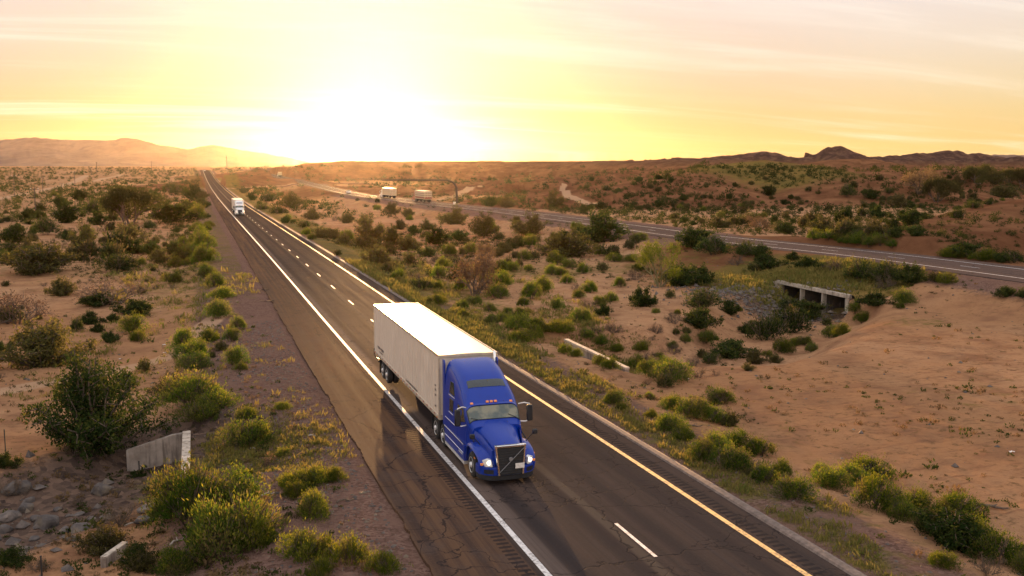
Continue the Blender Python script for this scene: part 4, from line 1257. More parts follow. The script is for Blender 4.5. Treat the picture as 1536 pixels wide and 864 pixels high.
    # rear hose hanging at the corner
    mb = MB(); mb.tube([(-hw-.02, y1-.1, 1.4), (-hw-.05, y1-.15, 1.05), (-hw+.02, y1-.5, .92), (-hw+.1, y1-1.3, .95)], .03, 6); mb.build('air_hose', BK, root)
    return root
def mat_glass_screen():
    m, nt, out = new_mat('windscreen_glass2'); g = NT(nt)
    P = g.obj(); n = g.noise(P, 1.8, 3, .5); x, y, z = g.xyz(P)
    # grey-green tinted glass over pale seats and dash
    c = g.mix(g.rng(n, .42, .62), (.065, .090, .080), (.20, .20, .135))
    g.bsdf(out, c, .06, spec=.5, coat=.4)
    return m
M['glass_screen'] = mat_glass_screen()
def mat_tape():
    m, nt, out = new_mat('reflective_tape'); g = NT(nt)
    y = g.xyz(g.obj())[1]; f = g.math('FRACT', g.math('MULTIPLY', y, 1.35))
    c = g.mix(g.rng(f, .46, .50), (.42, .05, .03), (.62, .56, .48))
    c = g.mix(g.rng(g.math('FRACT', g.math('MULTIPLY', y, 2.7)), .62, .66), c, (.6, .52, .42))
    g.bsdf(out, c, .4)
    return m
M['tape'] = mat_tape()
TX = XR-2.18
make_semi('semi_truck', 'blue high-roof tractor pulling a long white box trailer in the lane beside the white line', (TX, 34.25, gz(TX, 34.25)+.10), 0, 'blue', 'trailer')
# ------------------------------------------------------------------ plants
class Leaves:
    def __init__(s): s.p, s.ax, s.sd, s.L, s.W, s.t = [], [], [], [], [], []
    def add(s, p, ax, L, W, t, r):
        n = len(p)
        ax = ax/np.maximum(np.linalg.norm(ax, axis=1), 1e-6)[:, None]
        rd = r.normal(size=(n, 3)); sd = np.cross(ax, rd); sd /= np.maximum(np.linalg.norm(sd, axis=1), 1e-6)[:, None]
        s.p.append(p); s.ax.append(ax); s.sd.append(sd); s.L.append(L*np.ones(n)); s.W.append(W*np.ones(n)); s.t.append(t)
    def arrays(s):
        p, ax, sd = map(np.concatenate, (s.p, s.ax, s.sd)); L, W = np.concatenate(s.L)[:, None], np.concatenate(s.W)[:, None]
        t = np.concatenate(s.t); n = len(p)
        V = np.stack([p-ax*L*.5, p+sd*W*.5, p+ax*L*.5, p-sd*W*.5], 1).reshape(-1, 3)
        Q = np.arange(n*4).reshape(-1, 4)
        c = np.repeat(np.column_stack([t if t.shape[1] == 3 else np.column_stack([t, np.zeros(n)]), np.ones(n)]), 4, 0)
        return V, Q, c
class Sticks:
    """thin three-sided tapering stems"""
    def __init__(s): s.a, s.b, s.ra, s.rb = [], [], [], []
    def add(s, a, b, ra, rb): s.a.append(a); s.b.append(b); s.ra.append(ra); s.rb.append(rb)
    def path(s, P, r0, r1):
        n = len(P)-1
        for i in range(n): s.add(P[i], P[i+1], r0+(r1-r0)*i/n, r0+(r1-r0)*(i+1)/n)
    def arrays(s, k=4):
        a, b = np.array(s.a, float), np.array(s.b, float); ra, rb = np.array(s.ra)[:, None, None], np.array(s.rb)[:, None, None]
        d = b-a; d /= np.maximum(np.linalg.norm(d, axis=1), 1e-6)[:, None]
        ref = np.where(np.abs(d[:, 2:3]) < .9, np.array([[0, 0, 1.]]), np.array([[1., 0, 0]]))
        u = np.cross(d, ref); u /= np.linalg.norm(u, axis=1)[:, None]; w = np.cross(d, u)
        an = 2*np.pi*np.arange(k)/k
        off = u[:, None]*np.cos(an)[None, :, None]+w[:, None]*np.sin(an)[None, :, None]
        V = np.concatenate([a[:, None]+off*ra, b[:, None]+off*rb], 1)
        n = len(a); base = np.arange(n)[:, None, None]*2*k
        i = np.arange(k); q = np.stack([i, (i+1) % k, k+(i+1) % k, k+i], 1)
        return V.reshape(-1, 3), (base+q[None]).reshape(-1, 4)

def unit(v): return v/np.maximum(np.linalg.norm(v, axis=-1, keepdims=True), 1e-9)

def gen_round(seed, n=2600, leaf=.085, spread=.30, tall=.72, nl=6, up=.9):
    """rounded shrub: overlapping domes of upright blades, width about 1"""
    r = np.random.default_rng(seed); Lv = Leaves(); St = Sticks()
    lobes = []
    for i in range(nl):
        a = r.uniform(0, 2*np.pi); d = spread*math.sqrt(r.uniform(0, 1)) if i else .05
        rad = r.uniform(.17, .27)*(1.15 if i == 0 else 1)
        lobes.append((math.cos(a)*d, math.sin(a)*d, rad, tall*r.uniform(.55, 1.0)*(1 if i else 1.1)))
    w = np.array([l[2]**2*l[3] for l in lobes]); w /= w.sum()
    for (x, y, rad, h), q in zip(lobes, w):
        k = int(n*q)
        d = unit(r.normal(size=(k, 3))); d[:, 2] = np.abs(d[:, 2])*1.1-.12; d = unit(d)
        rr = (.55+.5*r.random(k)**.55)*(1+.20*(vnoise(d[:, 0]*3+seed, d[:, 1]*3+d[:, 2]*2, seed)-.5)*2)
        p = np.stack([x+d[:, 0]*rad*rr*1.15, y+d[:, 1]*rad*rr*1.15, np.maximum(.02, h*.28+d[:, 2]*h*.72*rr)], 1)
        ax = d*.7+np.array([0, 0, up])+r.normal(size=(k, 3))*.45
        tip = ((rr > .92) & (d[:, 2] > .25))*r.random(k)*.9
        hue = np.clip(r.normal(.5, .22, k)+r.uniform(-.2, .2), 0, 1)
        gap = vnoise(p[:, 0]*9+p[:, 2]*5+seed, p[:, 1]*9-p[:, 2]*4, seed+5)
        dry = np.clip((vnoise(p[:, 0]*5+3.1*seed, p[:, 1]*5+p[:, 2]*3, seed+9)-.66)*4, 0, 1)*r.random(k)
        if r.random() < .16: dry = np.maximum(dry, r.random(k)*.9)
        stray = r.random(k) < .07
        p[stray] += (d*r.uniform(.03, .12, (k, 1))+np.array([0, 0, .05]))[stray]*np.array([1, 1, 1.2])
        ok = gap > .34
        p, ax, hue, tip, dry = p[ok], ax[ok], hue[ok], tip[ok], dry[ok]; k = len(p)
        Lv.add(p, ax, leaf*r.uniform(.55, 1.5, k), leaf*.28*r.uniform(.7, 1.3, k), np.column_stack([hue, tip, dry]), r)
        for j in range(11):
            dd = unit(r.normal(size=3)); dd[2] = abs(dd[2])+.3
            St.path([np.array([x*.35, y*.35, -.06]), np.array([x*.7, y*.7, h*.25]), np.array([x+dd[0]*rad*.7, y+dd[1]*rad*.8, h*r.uniform(.6, 1.08)])], .011, .003)
    return Lv, St

def gen_creosote(seed, n=3000, leaf=.055, tall=.75, stems=16, droop=.0):
    """open, vase-shaped dark shrub: leafy sprays on arching stems"""
    r = np.random.default_rng(seed); Lv = Leaves(); St = Sticks()
    tips = []
    for i in range(stems):
        a = 2*np.pi*(i+r.uniform(-.4, .4))/stems; lean = r.uniform(.1, 1.25)
        h = tall*r.uniform(.6, 1.05)*(1-.52*lean); rad = .46*lean*r.uniform(.75, 1.1)
        P = []
        for k in range(6):
            t = k/5
            P.append(np.array([math.cos(a)*rad*t**.8, math.sin(a)*rad*t**.8, h*(t**.9)-droop*t*t*lean]) + r.normal(size=3)*.012*(k > 0))
        P[0][2] = -.06
        St.path(P, .013, .004)
        for b in range(9):
            t = r.uniform(.10, 1.0)**.9; i0 = min(4, int(t*5)); q = P[i0]+(P[i0+1]-P[i0])*(t*5-i0)
            dv = unit(r.normal(size=3)*.8+np.array([math.cos(a)*.5, math.sin(a)*.5, .55]))
            e = q+dv*r.uniform(.07, .17); St.add(q, e, .005, .002); tips.append((q, e))
    tips = np.array(tips); m = len(tips)
    idx = r.integers(0, m, n); t = r.random(n)[:, None]**.7
    p = tips[idx, 0]*(1-t)+tips[idx, 1]*t+r.normal(size=(n, 3))*.030
    p[:, 2] = np.maximum(p[:, 2], .015)
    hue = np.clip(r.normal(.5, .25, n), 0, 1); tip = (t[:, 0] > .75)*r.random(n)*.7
    Lv.add(p, unit(r.normal(size=(n, 3))+np.array([0, 0, .5])), leaf*r.uniform(.6, 1.35, n), leaf*.5*r.uniform(.6, 1.2, n), np.column_stack([hue, tip]), r)
    return Lv, St

def gen_dry(seed, n=700, leaf=.045, tall=.6, stems=46):
    """bare twiggy brush with a few leaves"""
    r = np.random.default_rng(seed); Lv = Leaves(); St = Sticks(); ends = []
    def grow(p, d, L, rad, lev):
        e = p+d*L; mid = p+d*L*.5+r.normal(size=3)*L*.06
        St.path([p, mid, e], rad, rad*.6)
        if lev == 0: ends.append(e); return
        for _ in range(r.integers(2, 4)):
            grow(mid if r.random() < .4 else e, unit(d+r.normal(size=3)*.5+np.array([0, 0, .12])), L*r.uniform(.5, .75), rad*.6, lev-1)
    for i in range(stems//3):
        a = r.uniform(0, 2*np.pi); l = r.uniform(.2, 1.1)
        grow(np.array([math.cos(a)*.05, math.sin(a)*.05, -.04]), unit(np.array([math.cos(a)*l, math.sin(a)*l, .75])), r.uniform(.20, .30)*tall/.6, .011, 3)
    ends = np.array(ends)
    idx = r.integers(0, len(ends), n); p = ends[idx]+r.normal(size=(n, 3))*.04; p[:, 2] = np.maximum(p[:, 2], .02)
    Lv.add(p, r.normal(size=(n, 3))+np.array([0, 0, .6]), leaf*r.uniform(.6, 1.4, n), leaf*.35, np.column_stack([r.random(n), r.random(n)*.5]), r)
    return Lv, St

def gen_tree(seed, n=5200, leaf=.030, tall=1.0, spread=.5, trunks=4, first=.22, open_=.05, upw=.35):
    """desert tree, width about 1: several trunks, forking limbs and a feathery crown"""
    r = np.random.default_rng(seed); Lv = Leaves(); St = Sticks(); seg = []
    def grow(p, d, L, rad, lev):
        P = [p]
        for k in range(3):
            d = unit(d+r.normal(size=3)*.14+np.array([0, 0, upw*.15])); P.append(P[-1]+d*L/3)
        St.path(P, rad, rad*.62)
        if lev <= 1: seg.append((P[1], P[-1]))
        if lev == 0: return
        for _ in range(r.integers(2, 4)):
            out = unit(np.array([P[-1][0], P[-1][1], .02]))
            grow(P[-1] if r.random() < .65 else P[2], unit(d*.8+r.normal(size=3)*.5+out*spread*.55+np.array([0, 0, upw])), L*r.uniform(.58, .82), rad*.58, lev-1)
    for i in range(trunks):
        a = 2*np.pi*i/trunks+r.uniform(-.5, .5); l = r.uniform(.25, .9)*spread*2
        grow(np.array([math.cos(a)*.02, math.sin(a)*.02, -.05]), unit(np.array([math.cos(a)*l, math.sin(a)*l, 1])), first*tall*r.uniform(.85, 1.2), .020, 4)
    seg = np.array(seg); idx = r.integers(0, len(seg), n); t = r.random(n)[:, None]
    p = seg[idx, 0]*(1-t)+seg[idx, 1]*t+r.normal(size=(n, 3))*open_*np.array([1, 1, .8])
    ok = p[:, 2] > .05; p = p[ok]; n = len(p)
    hue = np.clip(r.normal(.5, .25, n), 0, 1)
    Lv.add(p, r.normal(size=(n, 3))+np.array([0, 0, .7]), leaf*r.uniform(.6, 1.5, n), leaf*.42*r.uniform(.6, 1.2, n), np.column_stack([hue, (p[:, 2] > tall*.6)*r.random(n)*.6]), r)
    return Lv, St

PROTO = {}
def proto(kind, gens, leafmat, barkmat):
    L = []
    for Lv, St in gens:
        V, Q, c = Lv.arrays(); SV, SQ = St.arrays()
        # normalise the footprint to a width of 1
        k = 1.0/(np.percentile(V[:, 0], 98)-np.percentile(V[:, 0], 2)+1e-6)
        k2 = 1.0/(np.percentile(V[:, 1], 98)-np.percentile(V[:, 1], 2)+1e-6); k = (k+k2)/2
        hgt = np.percentile(V[:, 2], 98.5)*k
        V, SV = V*k, SV*k
        c4 = c
        f = mesh_np('foliage', V, Q, M[leafmat], attrs={'tint': ('FLOAT_COLOR', c4)}, lnk=False)
        s = mesh_np('stems', SV, SQ, M[barkmat], lnk=False)
        whole = mesh_np('shrub', np.concatenate([V, SV]), [np.concatenate([Q, SQ+len(V)])], [M[leafmat], M[barkmat]], mi=np.concatenate([np.zeros(len(Q)), np.ones(len(SQ))]),
                        attrs={'tint': ('FLOAT_COLOR', np.concatenate([c4, np.tile([.5, 0, 0, 1], (len(SV), 1))]))}, lnk=False)
        L.append((f, s, whole, hgt))
    PROTO[kind] = L
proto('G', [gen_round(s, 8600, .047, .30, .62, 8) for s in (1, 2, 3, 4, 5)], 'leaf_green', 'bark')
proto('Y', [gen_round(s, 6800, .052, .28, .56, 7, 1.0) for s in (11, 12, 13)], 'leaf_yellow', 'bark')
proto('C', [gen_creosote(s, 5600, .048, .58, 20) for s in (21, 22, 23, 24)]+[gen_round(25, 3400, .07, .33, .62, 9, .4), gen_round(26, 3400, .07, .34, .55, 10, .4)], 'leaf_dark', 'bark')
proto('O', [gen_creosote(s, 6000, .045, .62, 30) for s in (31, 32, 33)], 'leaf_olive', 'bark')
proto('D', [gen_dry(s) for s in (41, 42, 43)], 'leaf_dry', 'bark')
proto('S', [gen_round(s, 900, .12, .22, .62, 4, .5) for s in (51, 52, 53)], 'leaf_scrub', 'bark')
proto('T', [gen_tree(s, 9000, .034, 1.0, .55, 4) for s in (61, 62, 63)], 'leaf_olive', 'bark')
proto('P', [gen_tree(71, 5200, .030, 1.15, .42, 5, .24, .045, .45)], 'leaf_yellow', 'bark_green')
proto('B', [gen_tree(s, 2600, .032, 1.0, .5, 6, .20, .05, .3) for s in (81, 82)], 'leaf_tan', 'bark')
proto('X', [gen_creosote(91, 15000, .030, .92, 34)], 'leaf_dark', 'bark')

KIND = {'G': ('shrub', 'rounded green shrub'), 'Y': ('shrub', 'yellow-tipped green shrub'), 'C': ('bush', 'dark leafy bush'),
        'O': ('bush', 'olive twiggy bush'), 'D': ('brush', 'dry grey-brown brush'), 'S': ('shrub', 'tiny dark shrub'),
        'T': ('desert_tree', 'feathery olive desert tree'), 'P': ('desert_tree', 'pale green palo verde tree'), 'B': ('desert_tree', 'leafless tan desert tree'), 'X': ('bush', 'dark leafy bush')}
CATS = {'shrub': 'shrub', 'bush': 'bush', 'brush': 'dry bush', 'desert_tree': 'tree'}
BUSHES = []      # (px, py, width px, kind, height/width or None)
def B(s):
    for tok in s.split():
        a = tok.split(','); BUSHES.append((float(a[0]), float(a[1]), float(a[2]), a[3], float(a[4]) if len(a) > 4 else None))
# left plain, far to near
B("""192,338,92,T,.66 258,334,60,C,.45 100,335,42,C 142,322,32,C 69,353,36,C 92,312,28,C 42,330,30,C 17,368,46,C 8,396,38,C 25,350,24,C 146,338,30,C 167,334,22,C
127,370,46,O 102,360,24,C 194,366,46,O 200,381,44,C,.5 110,391,38,O 125,394,15,S 177,409,58,C,.5 225,376,15,S 233,365,11,S 248,371,10,S 259,372,11,S 273,361,12,S 271,342,8,S 158,367,13,S
57,414,96,O,.48 79,378,13,S 223,345,20,C 167,348,15,S 306,375,32,G 288,386,24,G 308,398,36,G 300,359,26,G 289,362,13,G 298,345,16,G 312,347,13,G 296,329,26,G 310,416,22,G 259,426,24,G
290,298,30,C 262,292,32,C 306,312,20,C 282,316,18,C 304,298,18,O 230,300,22,C 120,300,22,C 60,330,20,C 215,318,22,C 50,352,16,C
310,413,22,G 320,431,28,G 332,449,34,Y,.5 325,479,34,G 355,496,23,G 351,513,25,G 312,514,28,Y 331,527,24,O 350,549,37,G 361,557,20,Y 320,537,9,S 282,526,40,G 289,540,42,G 288,557,48,G,.55
263,602,58,O,.8 294,612,78,G,.62 323,617,56,G,.5 300,641,54,G,.5 92,445,42,O 168,459,98,D,.40 150,460,60,C,.35 213,442,13,S 204,474,62,C,.38 136,487,32,C 115,498,19,S 168,484,23,C 147,499,21,C 164,515,30,C 199,501,38,G 206,514,24,G
28,489,100,D,.5 8,486,55,C,.5 64,552,126,O,.58 0,530,30,C 217,559,23,S 180,581,28,D 191,583,16,S 140,702,150,X,.92""")
# left foreground
B("""371,633,32,Y 372,673,62,G,.66 424,616,23,Y 424,685,20,Y 402,702,23,D 374,714,16,Y 438,735,44,Y,.6 472,731,50,Y,.6 440,748,36,Y 500,724,30,Y 470,781,52,Y,.75 455,845,60,Y,.75 484,842,50,Y,.7 523,853,60,Y,.72 480,868,38,Y 579,862,46,Y,.72
290,792,100,G,.85 340,776,92,G,.62 258,782,60,G,.7 345,838,112,G,.72 385,828,62,Y,.8 371,818,50,Y,.8 300,846,44,D 275,866,66,G 205,852,50,C 15,852,52,C 153,834,74,O,.6 175,793,50,D 15,750,46,D 115,761,24,D 215,860,50,O 8,706,40,C 240,735,36,C,.35 60,860,30,D 110,688,40,D 205,716,30,C,.3""")
# median, far to near
B("""796,354,58,O,.62 852,386,84,O,.5 898,367,78,C,.60 727,355,42,O,.85 712,447,70,B,.92 729,394,28,B,1.1 683,337,46,O,.6 612,376,44,O,.5 750,360,15,S 793,371,25,G 675,385,23,G 693,384,12,S 687,361,29,C 655,367,38,C 665,403,23,G 662,418,23,G 770,408,20,G 762,398,14,S 778,400,14,S 791,406,12,Y 833,398,29,G 854,403,21,G 828,413,22,G 843,415,18,G 874,411,20,G 904,408,17,S 801,390,16,S 810,378,13,D 902,384,18,G
753,431,32,G 749,449,32,G 631,435,38,C,.5 654,434,18,G 655,458,32,Y,.5 815,439,34,G 800,450,30,G 851,427,18,G 864,437,20,D 885,440,23,G 869,448,18,G 902,460,24,G 642,385,25,C 746,385,22,O 773,389,16,S 748,410,25,G 700,364,10,S 733,342,14,S
786,460,20,G 833,465,23,G 733,469,18,G 763,473,16,G 784,477,24,G 692,464,20,G 711,458,22,G 737,487,23,G 755,483,20,Y 773,497,34,Y 790,493,24,G 777,515,40,Y,.5 802,514,28,Y 807,500,28,G 827,507,36,Y,.5 844,506,27,Y 871,484,28,G 904,474,28,C 882,464,22,D 880,512,20,G 902,523,21,G 894,503,17,D 919,506,26,D 848,532,24,Y,.7 864,536,17,Y 900,548,24,Y 915,555,24,Y 932,432,20,G 917,454,18,G 925,531,16,Y 696,476,16,Y
953,361,15,G 963,362,16,G 922,393,26,G,.5 946,393,24,G,.45 989,432,60,P,1.15 1020,430,54,C,.62 1048,428,50,C,.62 1042,374,52,C,.6 1072,384,52,C,.6 1118,386,44,C,.6 1140,388,28,C 1150,404,46,C,.5 1190,391,22,C 1103,399,25,D 963,461,46,C,.68 1053,467,54,C,.62 1095,474,30,C 1010,488,32,D 1049,497,50,C,.62 984,503,23,D 1120,501,24,C 1150,512,56,C,.7 1188,500,62,C,.7 1212,480,48,C,.6 1055,517,34,G,.5 1026,516,18,G 1030,503,14,S 1005,448,16,S 1130,408,13,S
437,312,34,O,.7 564,398,44,O,.66 582,400,22,O 497,358,34,O,.5 480,357,26,O 516,368,26,O 545,374,44,O,.5 553,360,46,O 589,368,30,O,1 460,353,13,G 468,360,12,G 457,343,12,S 507,384,9,S 599,420,20,G 612,326,20,O 587,322,26,O 418,322,24,C 403,303,26,C 393,316,20,C 470,330,26,O 520,335,24,O 545,338,22,O 640,345,24,O 620,350,18,C 560,380,24,O 600,345,22,O 430,335,18,C 378,300,16,C 365,290,14,C""")
# beside the right-hand culvert and across the graded sand
B("""1212,404,34,C,.55 1253,408,28,D 1290,422,60,C,.55 1330,427,62,C,.55 1366,427,48,C,.62 1330,437,34,D 1420,429,30,Y,.6 1353,458,31,G 1349,464,14,G 1312,467,50,C,.42 1282,478,25,G 1294,485,22,G 1243,507,32,G,.6 1262,503,22,Y 1239,489,14,S 1205,519,23,G 1176,532,32,G,.7 1162,545,25,O 1132,547,29,O,.8 1122,557,18,O 1190,470,46,C,.45 1510,448,34,C,.5 1535,450,26,C 1402,425,20,S
1003,576,60,G,.52 972,563,30,G 953,555,30,G 970,547,27,D 997,554,27,Y 1018,557,17,D 1040,551,23,D 1067,547,30,C 1096,538,56,C,.5 1047,568,28,D 1074,565,16,D 1009,534,25,D 1009,525,16,G 974,598,14,Y 920,607,30,G,.7 933,616,18,Y 899,591,23,D 962,531,22,Y 924,532,20,Y
1010,616,40,G,.6 1040,630,50,G,.64 1077,609,42,G,.6 1070,635,38,G,.66 1095,640,32,O,.8 976,627,19,Y 1004,649,46,G,.6 1027,663,32,Y,.72 1054,695,40,G,.85 1075,683,44,G,.76 1104,674,42,G,.68 1143,686,46,G,.6 1095,708,52,G,.68 1124,714,17,O 1152,727,42,G,.66 1172,714,31,Y,.72 1191,750,52,G,.66
1232,717,27,G,.8 1248,734,54,G,.58 1300,722,66,G,.5 1313,768,64,G,.85 1280,730,44,G 1373,773,58,G,.62 1435,777,66,G,.5 1352,782,46,G 1428,826,104,C,.55 1390,802,56,C 1459,826,52,G,.95 1500,850,80,G,.62 1532,862,46,G 1410,852,40,Y,.6 1482,864,40,D""")
# beyond the far carriageway
B("""1270,297,24,C,.9 1346,312,30,O,.75 1267,339,32,C,.9 1233,349,36,O,.78 1378,294,52,B,.72 1405,305,42,T,.9 1435,281,24,O 1466,280,40,T,.75 1493,278,32,O,.7 1512,278,30,T 1505,297,48,O,.45 1532,284,30,T,1 1365,338,31,C,.85 1387,329,17,C 1437,330,26,C,.72 1339,347,27,C 1312,357,36,O,.75 1343,362,24,C,.7 1373,355,31,C,.57 1483,308,18,C 1458,314,27,C,.5 1308,300,22,C 1316,328,29,C 1283,350,23,C 1310,313,16,C 1333,292,16,C 1297,292,14,C
1222,363,22,G 1243,366,28,G,.5 1260,367,20,G 1273,370,29,G,.5 1289,372,25,G 1305,374,20,G 1322,376,29,G,.6 1338,377,16,G 1426,389,34,Y,.58 1447,385,44,C,.4 1457,389,20,C 1476,393,30,Y,.62 1500,394,26,C 1520,395,42,C,.5
900,314,16,C 1078,342,38,O,.5 1137,345,33,B,.6 1153,295,22,C 1056,299,12,C 1025,302,14,C 997,301,12,C 1094,299,12,C 1180,346,20,C 830,310,30,O 760,312,26,O 735,310,22,C""")
# ------------------------------------------------------------------ placing the plants
ORD = ['nearest', 'second nearest', 'third nearest', 'fourth nearest', 'fifth nearest', 'sixth nearest', 'seventh nearest', 'eighth nearest', 'ninth nearest', 'tenth nearest', 'eleventh nearest', 'twelfth nearest', 'thirteenth nearest', 'fourteenth nearest', 'fifteenth nearest', 'sixteenth nearest']
fx_ = np.array([388, 412, 440, 480, 524, 590, 645, 740, 819, 925, 1056, 1300, 1536.]); fy_ = np.array([258.5, 263.5, 270, 279, 290, 298.5, 305.5, 315, 324.8, 338, 356, 381, 411.])
def zone(px, py, x):
    yf = np.interp(px, fx_, fy_)
    if x < XR-3:
        if py >= 690 and px < 262: return 'among rocks of the wash below the wing wall'
        if py >= 700 and px < 400: return 'in the thicket below the culvert headwall'
        if px >= 395 and py >= 600: return 'on gravel verge beside the cracked shoulder'
        if px >= 330 and py >= 600: return 'on the grassy bank above the headwall'
        if py >= 570: return 'just behind the headwall and wing wall'
        if px > 300 and py >= 400: return 'along the gravel verge level with the trailer'
        if px > 240 and py >= 400: return 'in the roadside row left of the verge'
        if py >= 400: return 'on the bare sand left of the road'
        if px > 265 and py >= 325: return 'along the verge beside the oncoming white truck'
        if py >= 340: return 'on the plain beyond the bare clearing'
        return 'around the power poles on the far plain' if px < 175 else 'on far plain beside the narrowing road'
    if px > 380 and py < yf-2:
        if py > 353 and px > 1200: return 'in the hedge along the far carriageway'
        if px > 1440: return 'on the wooded flat behind the near mound'
        return 'on the flat beyond the far carriageway'
    if py >= 700: return 'in the thicket edging the graded sand' if px > 1210 else 'in the clump row beside the yellow line'
    if py >= 600: return 'in the clump row beside the yellow line'
    if px >= 1260: return 'on the bank right of the box culvert'
    if py >= 519: return 'beside the long concrete strip' if px < 960 else 'where the dry wash meets the graded sand'
    if px >= 1105 and py > 440: return 'in the wash below the box culvert'
    if py > 440: return 'on the eroded bank of the median wash' if px > 822 else 'in the median alongside the white trailer'
    if py > 380: return 'above the wash near the box culvert' if px > 960 else ('on the open sand of the median' if px > 780 else 'in the median behind the trailer roof')
    if px > 900: return 'at the near edge of the far carriageway'
    return 'in the glowing median below the sun' if px < 650 else 'in the median facing the far carriageway'

recs = []
_order = {}
for i, (px, py, w, k, hr) in enumerate(BUSHES):
    p = ground_at(px, py)
    dep = float(np.dot(p-CAM, FWD)); wm = w*dep/F*(.88 if k in 'CO' else (.94 if k == 'T' else 1))
    d = (p-CAM)[:2]; d /= np.linalg.norm(d)
    q = p[:2]+d*wm*.28
    size = 'small ' if wm < (1.0 if k in 'GYS' else 1.9) else ('broad ' if wm > (2.4 if k in 'GYS' else 4.2) else '')
    if k in 'SX': size = '' if k == 'S' else 'huge '
    recs.append(dict(px=px, py=py, w=wm, wp=w, k=k, hr=hr, x=q[0], y=q[1], z=gz(q[0], q[1]), dep=dep, zone=zone(px, py, q[0]), size=size))
def classify(key):
    by = {}
    for r in recs: by.setdefault(key(r), []).append(r)
    return by
for (kd, zn, sz), L in classify(lambda r: (KIND[r['k']][1], r['zone'], r['size'])).items():
    L.sort(key=lambda r: -r['py'])
    for i, r in enumerate(L):
        r['label'] = sz+kd+' '+zn+('' if len(L) == 1 else ', '+(ORD[i] if i < len(ORD) else 'farthest'))
GROUPS = {'shrub': 'rounded shrubs scattered through the desert', 'bush': 'leafy bushes scattered through the desert', 'brush': 'dry brush scattered through the desert', 'desert_tree': 'small desert trees'}
prng = np.random.default_rng(77)
def put(kind, x, y, z, w, h, label, group, parts, rz):
    base, _ = KIND[kind]
    L = PROTO[kind]; f, s, whole, hg = L[int(prng.integers(len(L)))]
    sc3 = (w, w*prng.uniform(.88, 1.12), (h/hg) if h else w*prng.uniform(.9, 1.1))
    if parts:
        o = empty(base, (x, y, z), rz); o.scale = sc3
        for nm, me in ((('crown' if base == 'desert_tree' else 'foliage'), f), (('trunk' if base == 'desert_tree' else 'stems'), s)):
            c = bpy.data.objects.new(nm, me); link(c, o)
    else:
        o = bpy.data.objects.new(base, whole); link(o); o.location = (x, y, z); o.rotation_euler = (0, 0, rz); o.scale = sc3
    tag(o, label, CATS[base], group)
    return o
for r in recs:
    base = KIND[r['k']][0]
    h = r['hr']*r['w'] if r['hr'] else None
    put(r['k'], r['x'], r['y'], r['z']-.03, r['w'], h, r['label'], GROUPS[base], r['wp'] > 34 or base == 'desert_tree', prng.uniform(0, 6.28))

# many look-alike bushes dotted over the farther flats
occ = [(r['px'], r['py'], r['wp']) for r in recs]
def far_dots(n, box, kinds, wrange, label_of, dens_seed):
    cnt = 0
    for _ in range(n*14):
        if cnt >= n: break
        px, py = prng.uniform(box[0], box[1]), prng.uniform(box[2], box[3])
        if any(abs(px-a)*1.1 < (c*.5+3) and abs(py-b) < 4 for a, b, c in occ): continue
        if abs(py-np.interp(px, fx_, fy_)) < 9+max(0, (px-800)*.022) and px > 385: continue
        p = ground_at(px, py)
        if min(polydist(p[:1], p[1:2], t)[0][0] for t, h in TRACKS) < 3.5: continue
        if vnoise(np.array([p[0]*.05]), np.array([p[1]*.05]), dens_seed)[0] < .35: continue
        if -9.5 < p[0]-XR < 8: continue
        if px > 1300 and polydist(p[:1], p[1:2], RIDGES[6][0])[0][0] < 25: continue
        k = kinds[int(prng.integers(len(kinds)))]; dep = float(np.dot(p-CAM, FWD))
        w = prng.uniform(*wrange)*(1.3 if prng.random() < .15 else 1)
        lb, gp = label_of(k)
        put(k, p[0], p[1], p[2]-.03, w, None, lb, gp, False, prng.uniform(0, 6.28)); occ.append((px, py, w*F/dep)); cnt += 1
nm = {'G': 'small round green bush', 'C': 'small dark bush', 'S': 'tiny dark bush', 'O': 'small olive bush', 'Y': 'small yellow-green bush', 'D': 'small dry brown bush'}
far_dots(105, (930, 1536, 296, 366), 'GCCSSO', (1.3, 2.6), lambda k: (nm[k]+', one of many dotted over the flat beyond the far carriageway', 'bushes dotted over the flat beyond the far carriageway'), 5)
far_dots(34, (0, 285, 292, 400), 'CCOSG', (1.3, 3.2), lambda k: (nm[k]+', one of many dotted over the far left plain', 'bushes dotted over the far left plain'), 6)
far_dots(56, (400, 960, 300, 440), 'GCOSD', (1.0, 2.4), lambda k: (nm[k]+', one of many dotted through the sunlit median', 'bushes dotted through the sunlit median'), 7)
far_dots(26, (830, 1480, 262, 294), 'CSO', (1.8, 3.2), lambda k: (nm[k]+', one of many dotted up the hillsides', 'bushes dotted up the hillsides'), 8)
far_dots(30, (262, 318, 292, 400), 'GGYC', (1.2, 2.2), lambda k: (nm[k]+', one of many lining the far verge', 'bushes lining the far verge'), 9)
far_dots(24, (960, 1240, 465, 600), 'SDYG', (.5, 1.0), lambda k: (nm[k]+', one of many low ones around the median wash', 'low bushes around the median wash'), 10)
far_dots(16, (0, 260, 400, 600), 'SDS', (.35, .8), lambda k: (nm[k]+', one of several low ones on the left sand', 'low bushes on the left sand'), 12)

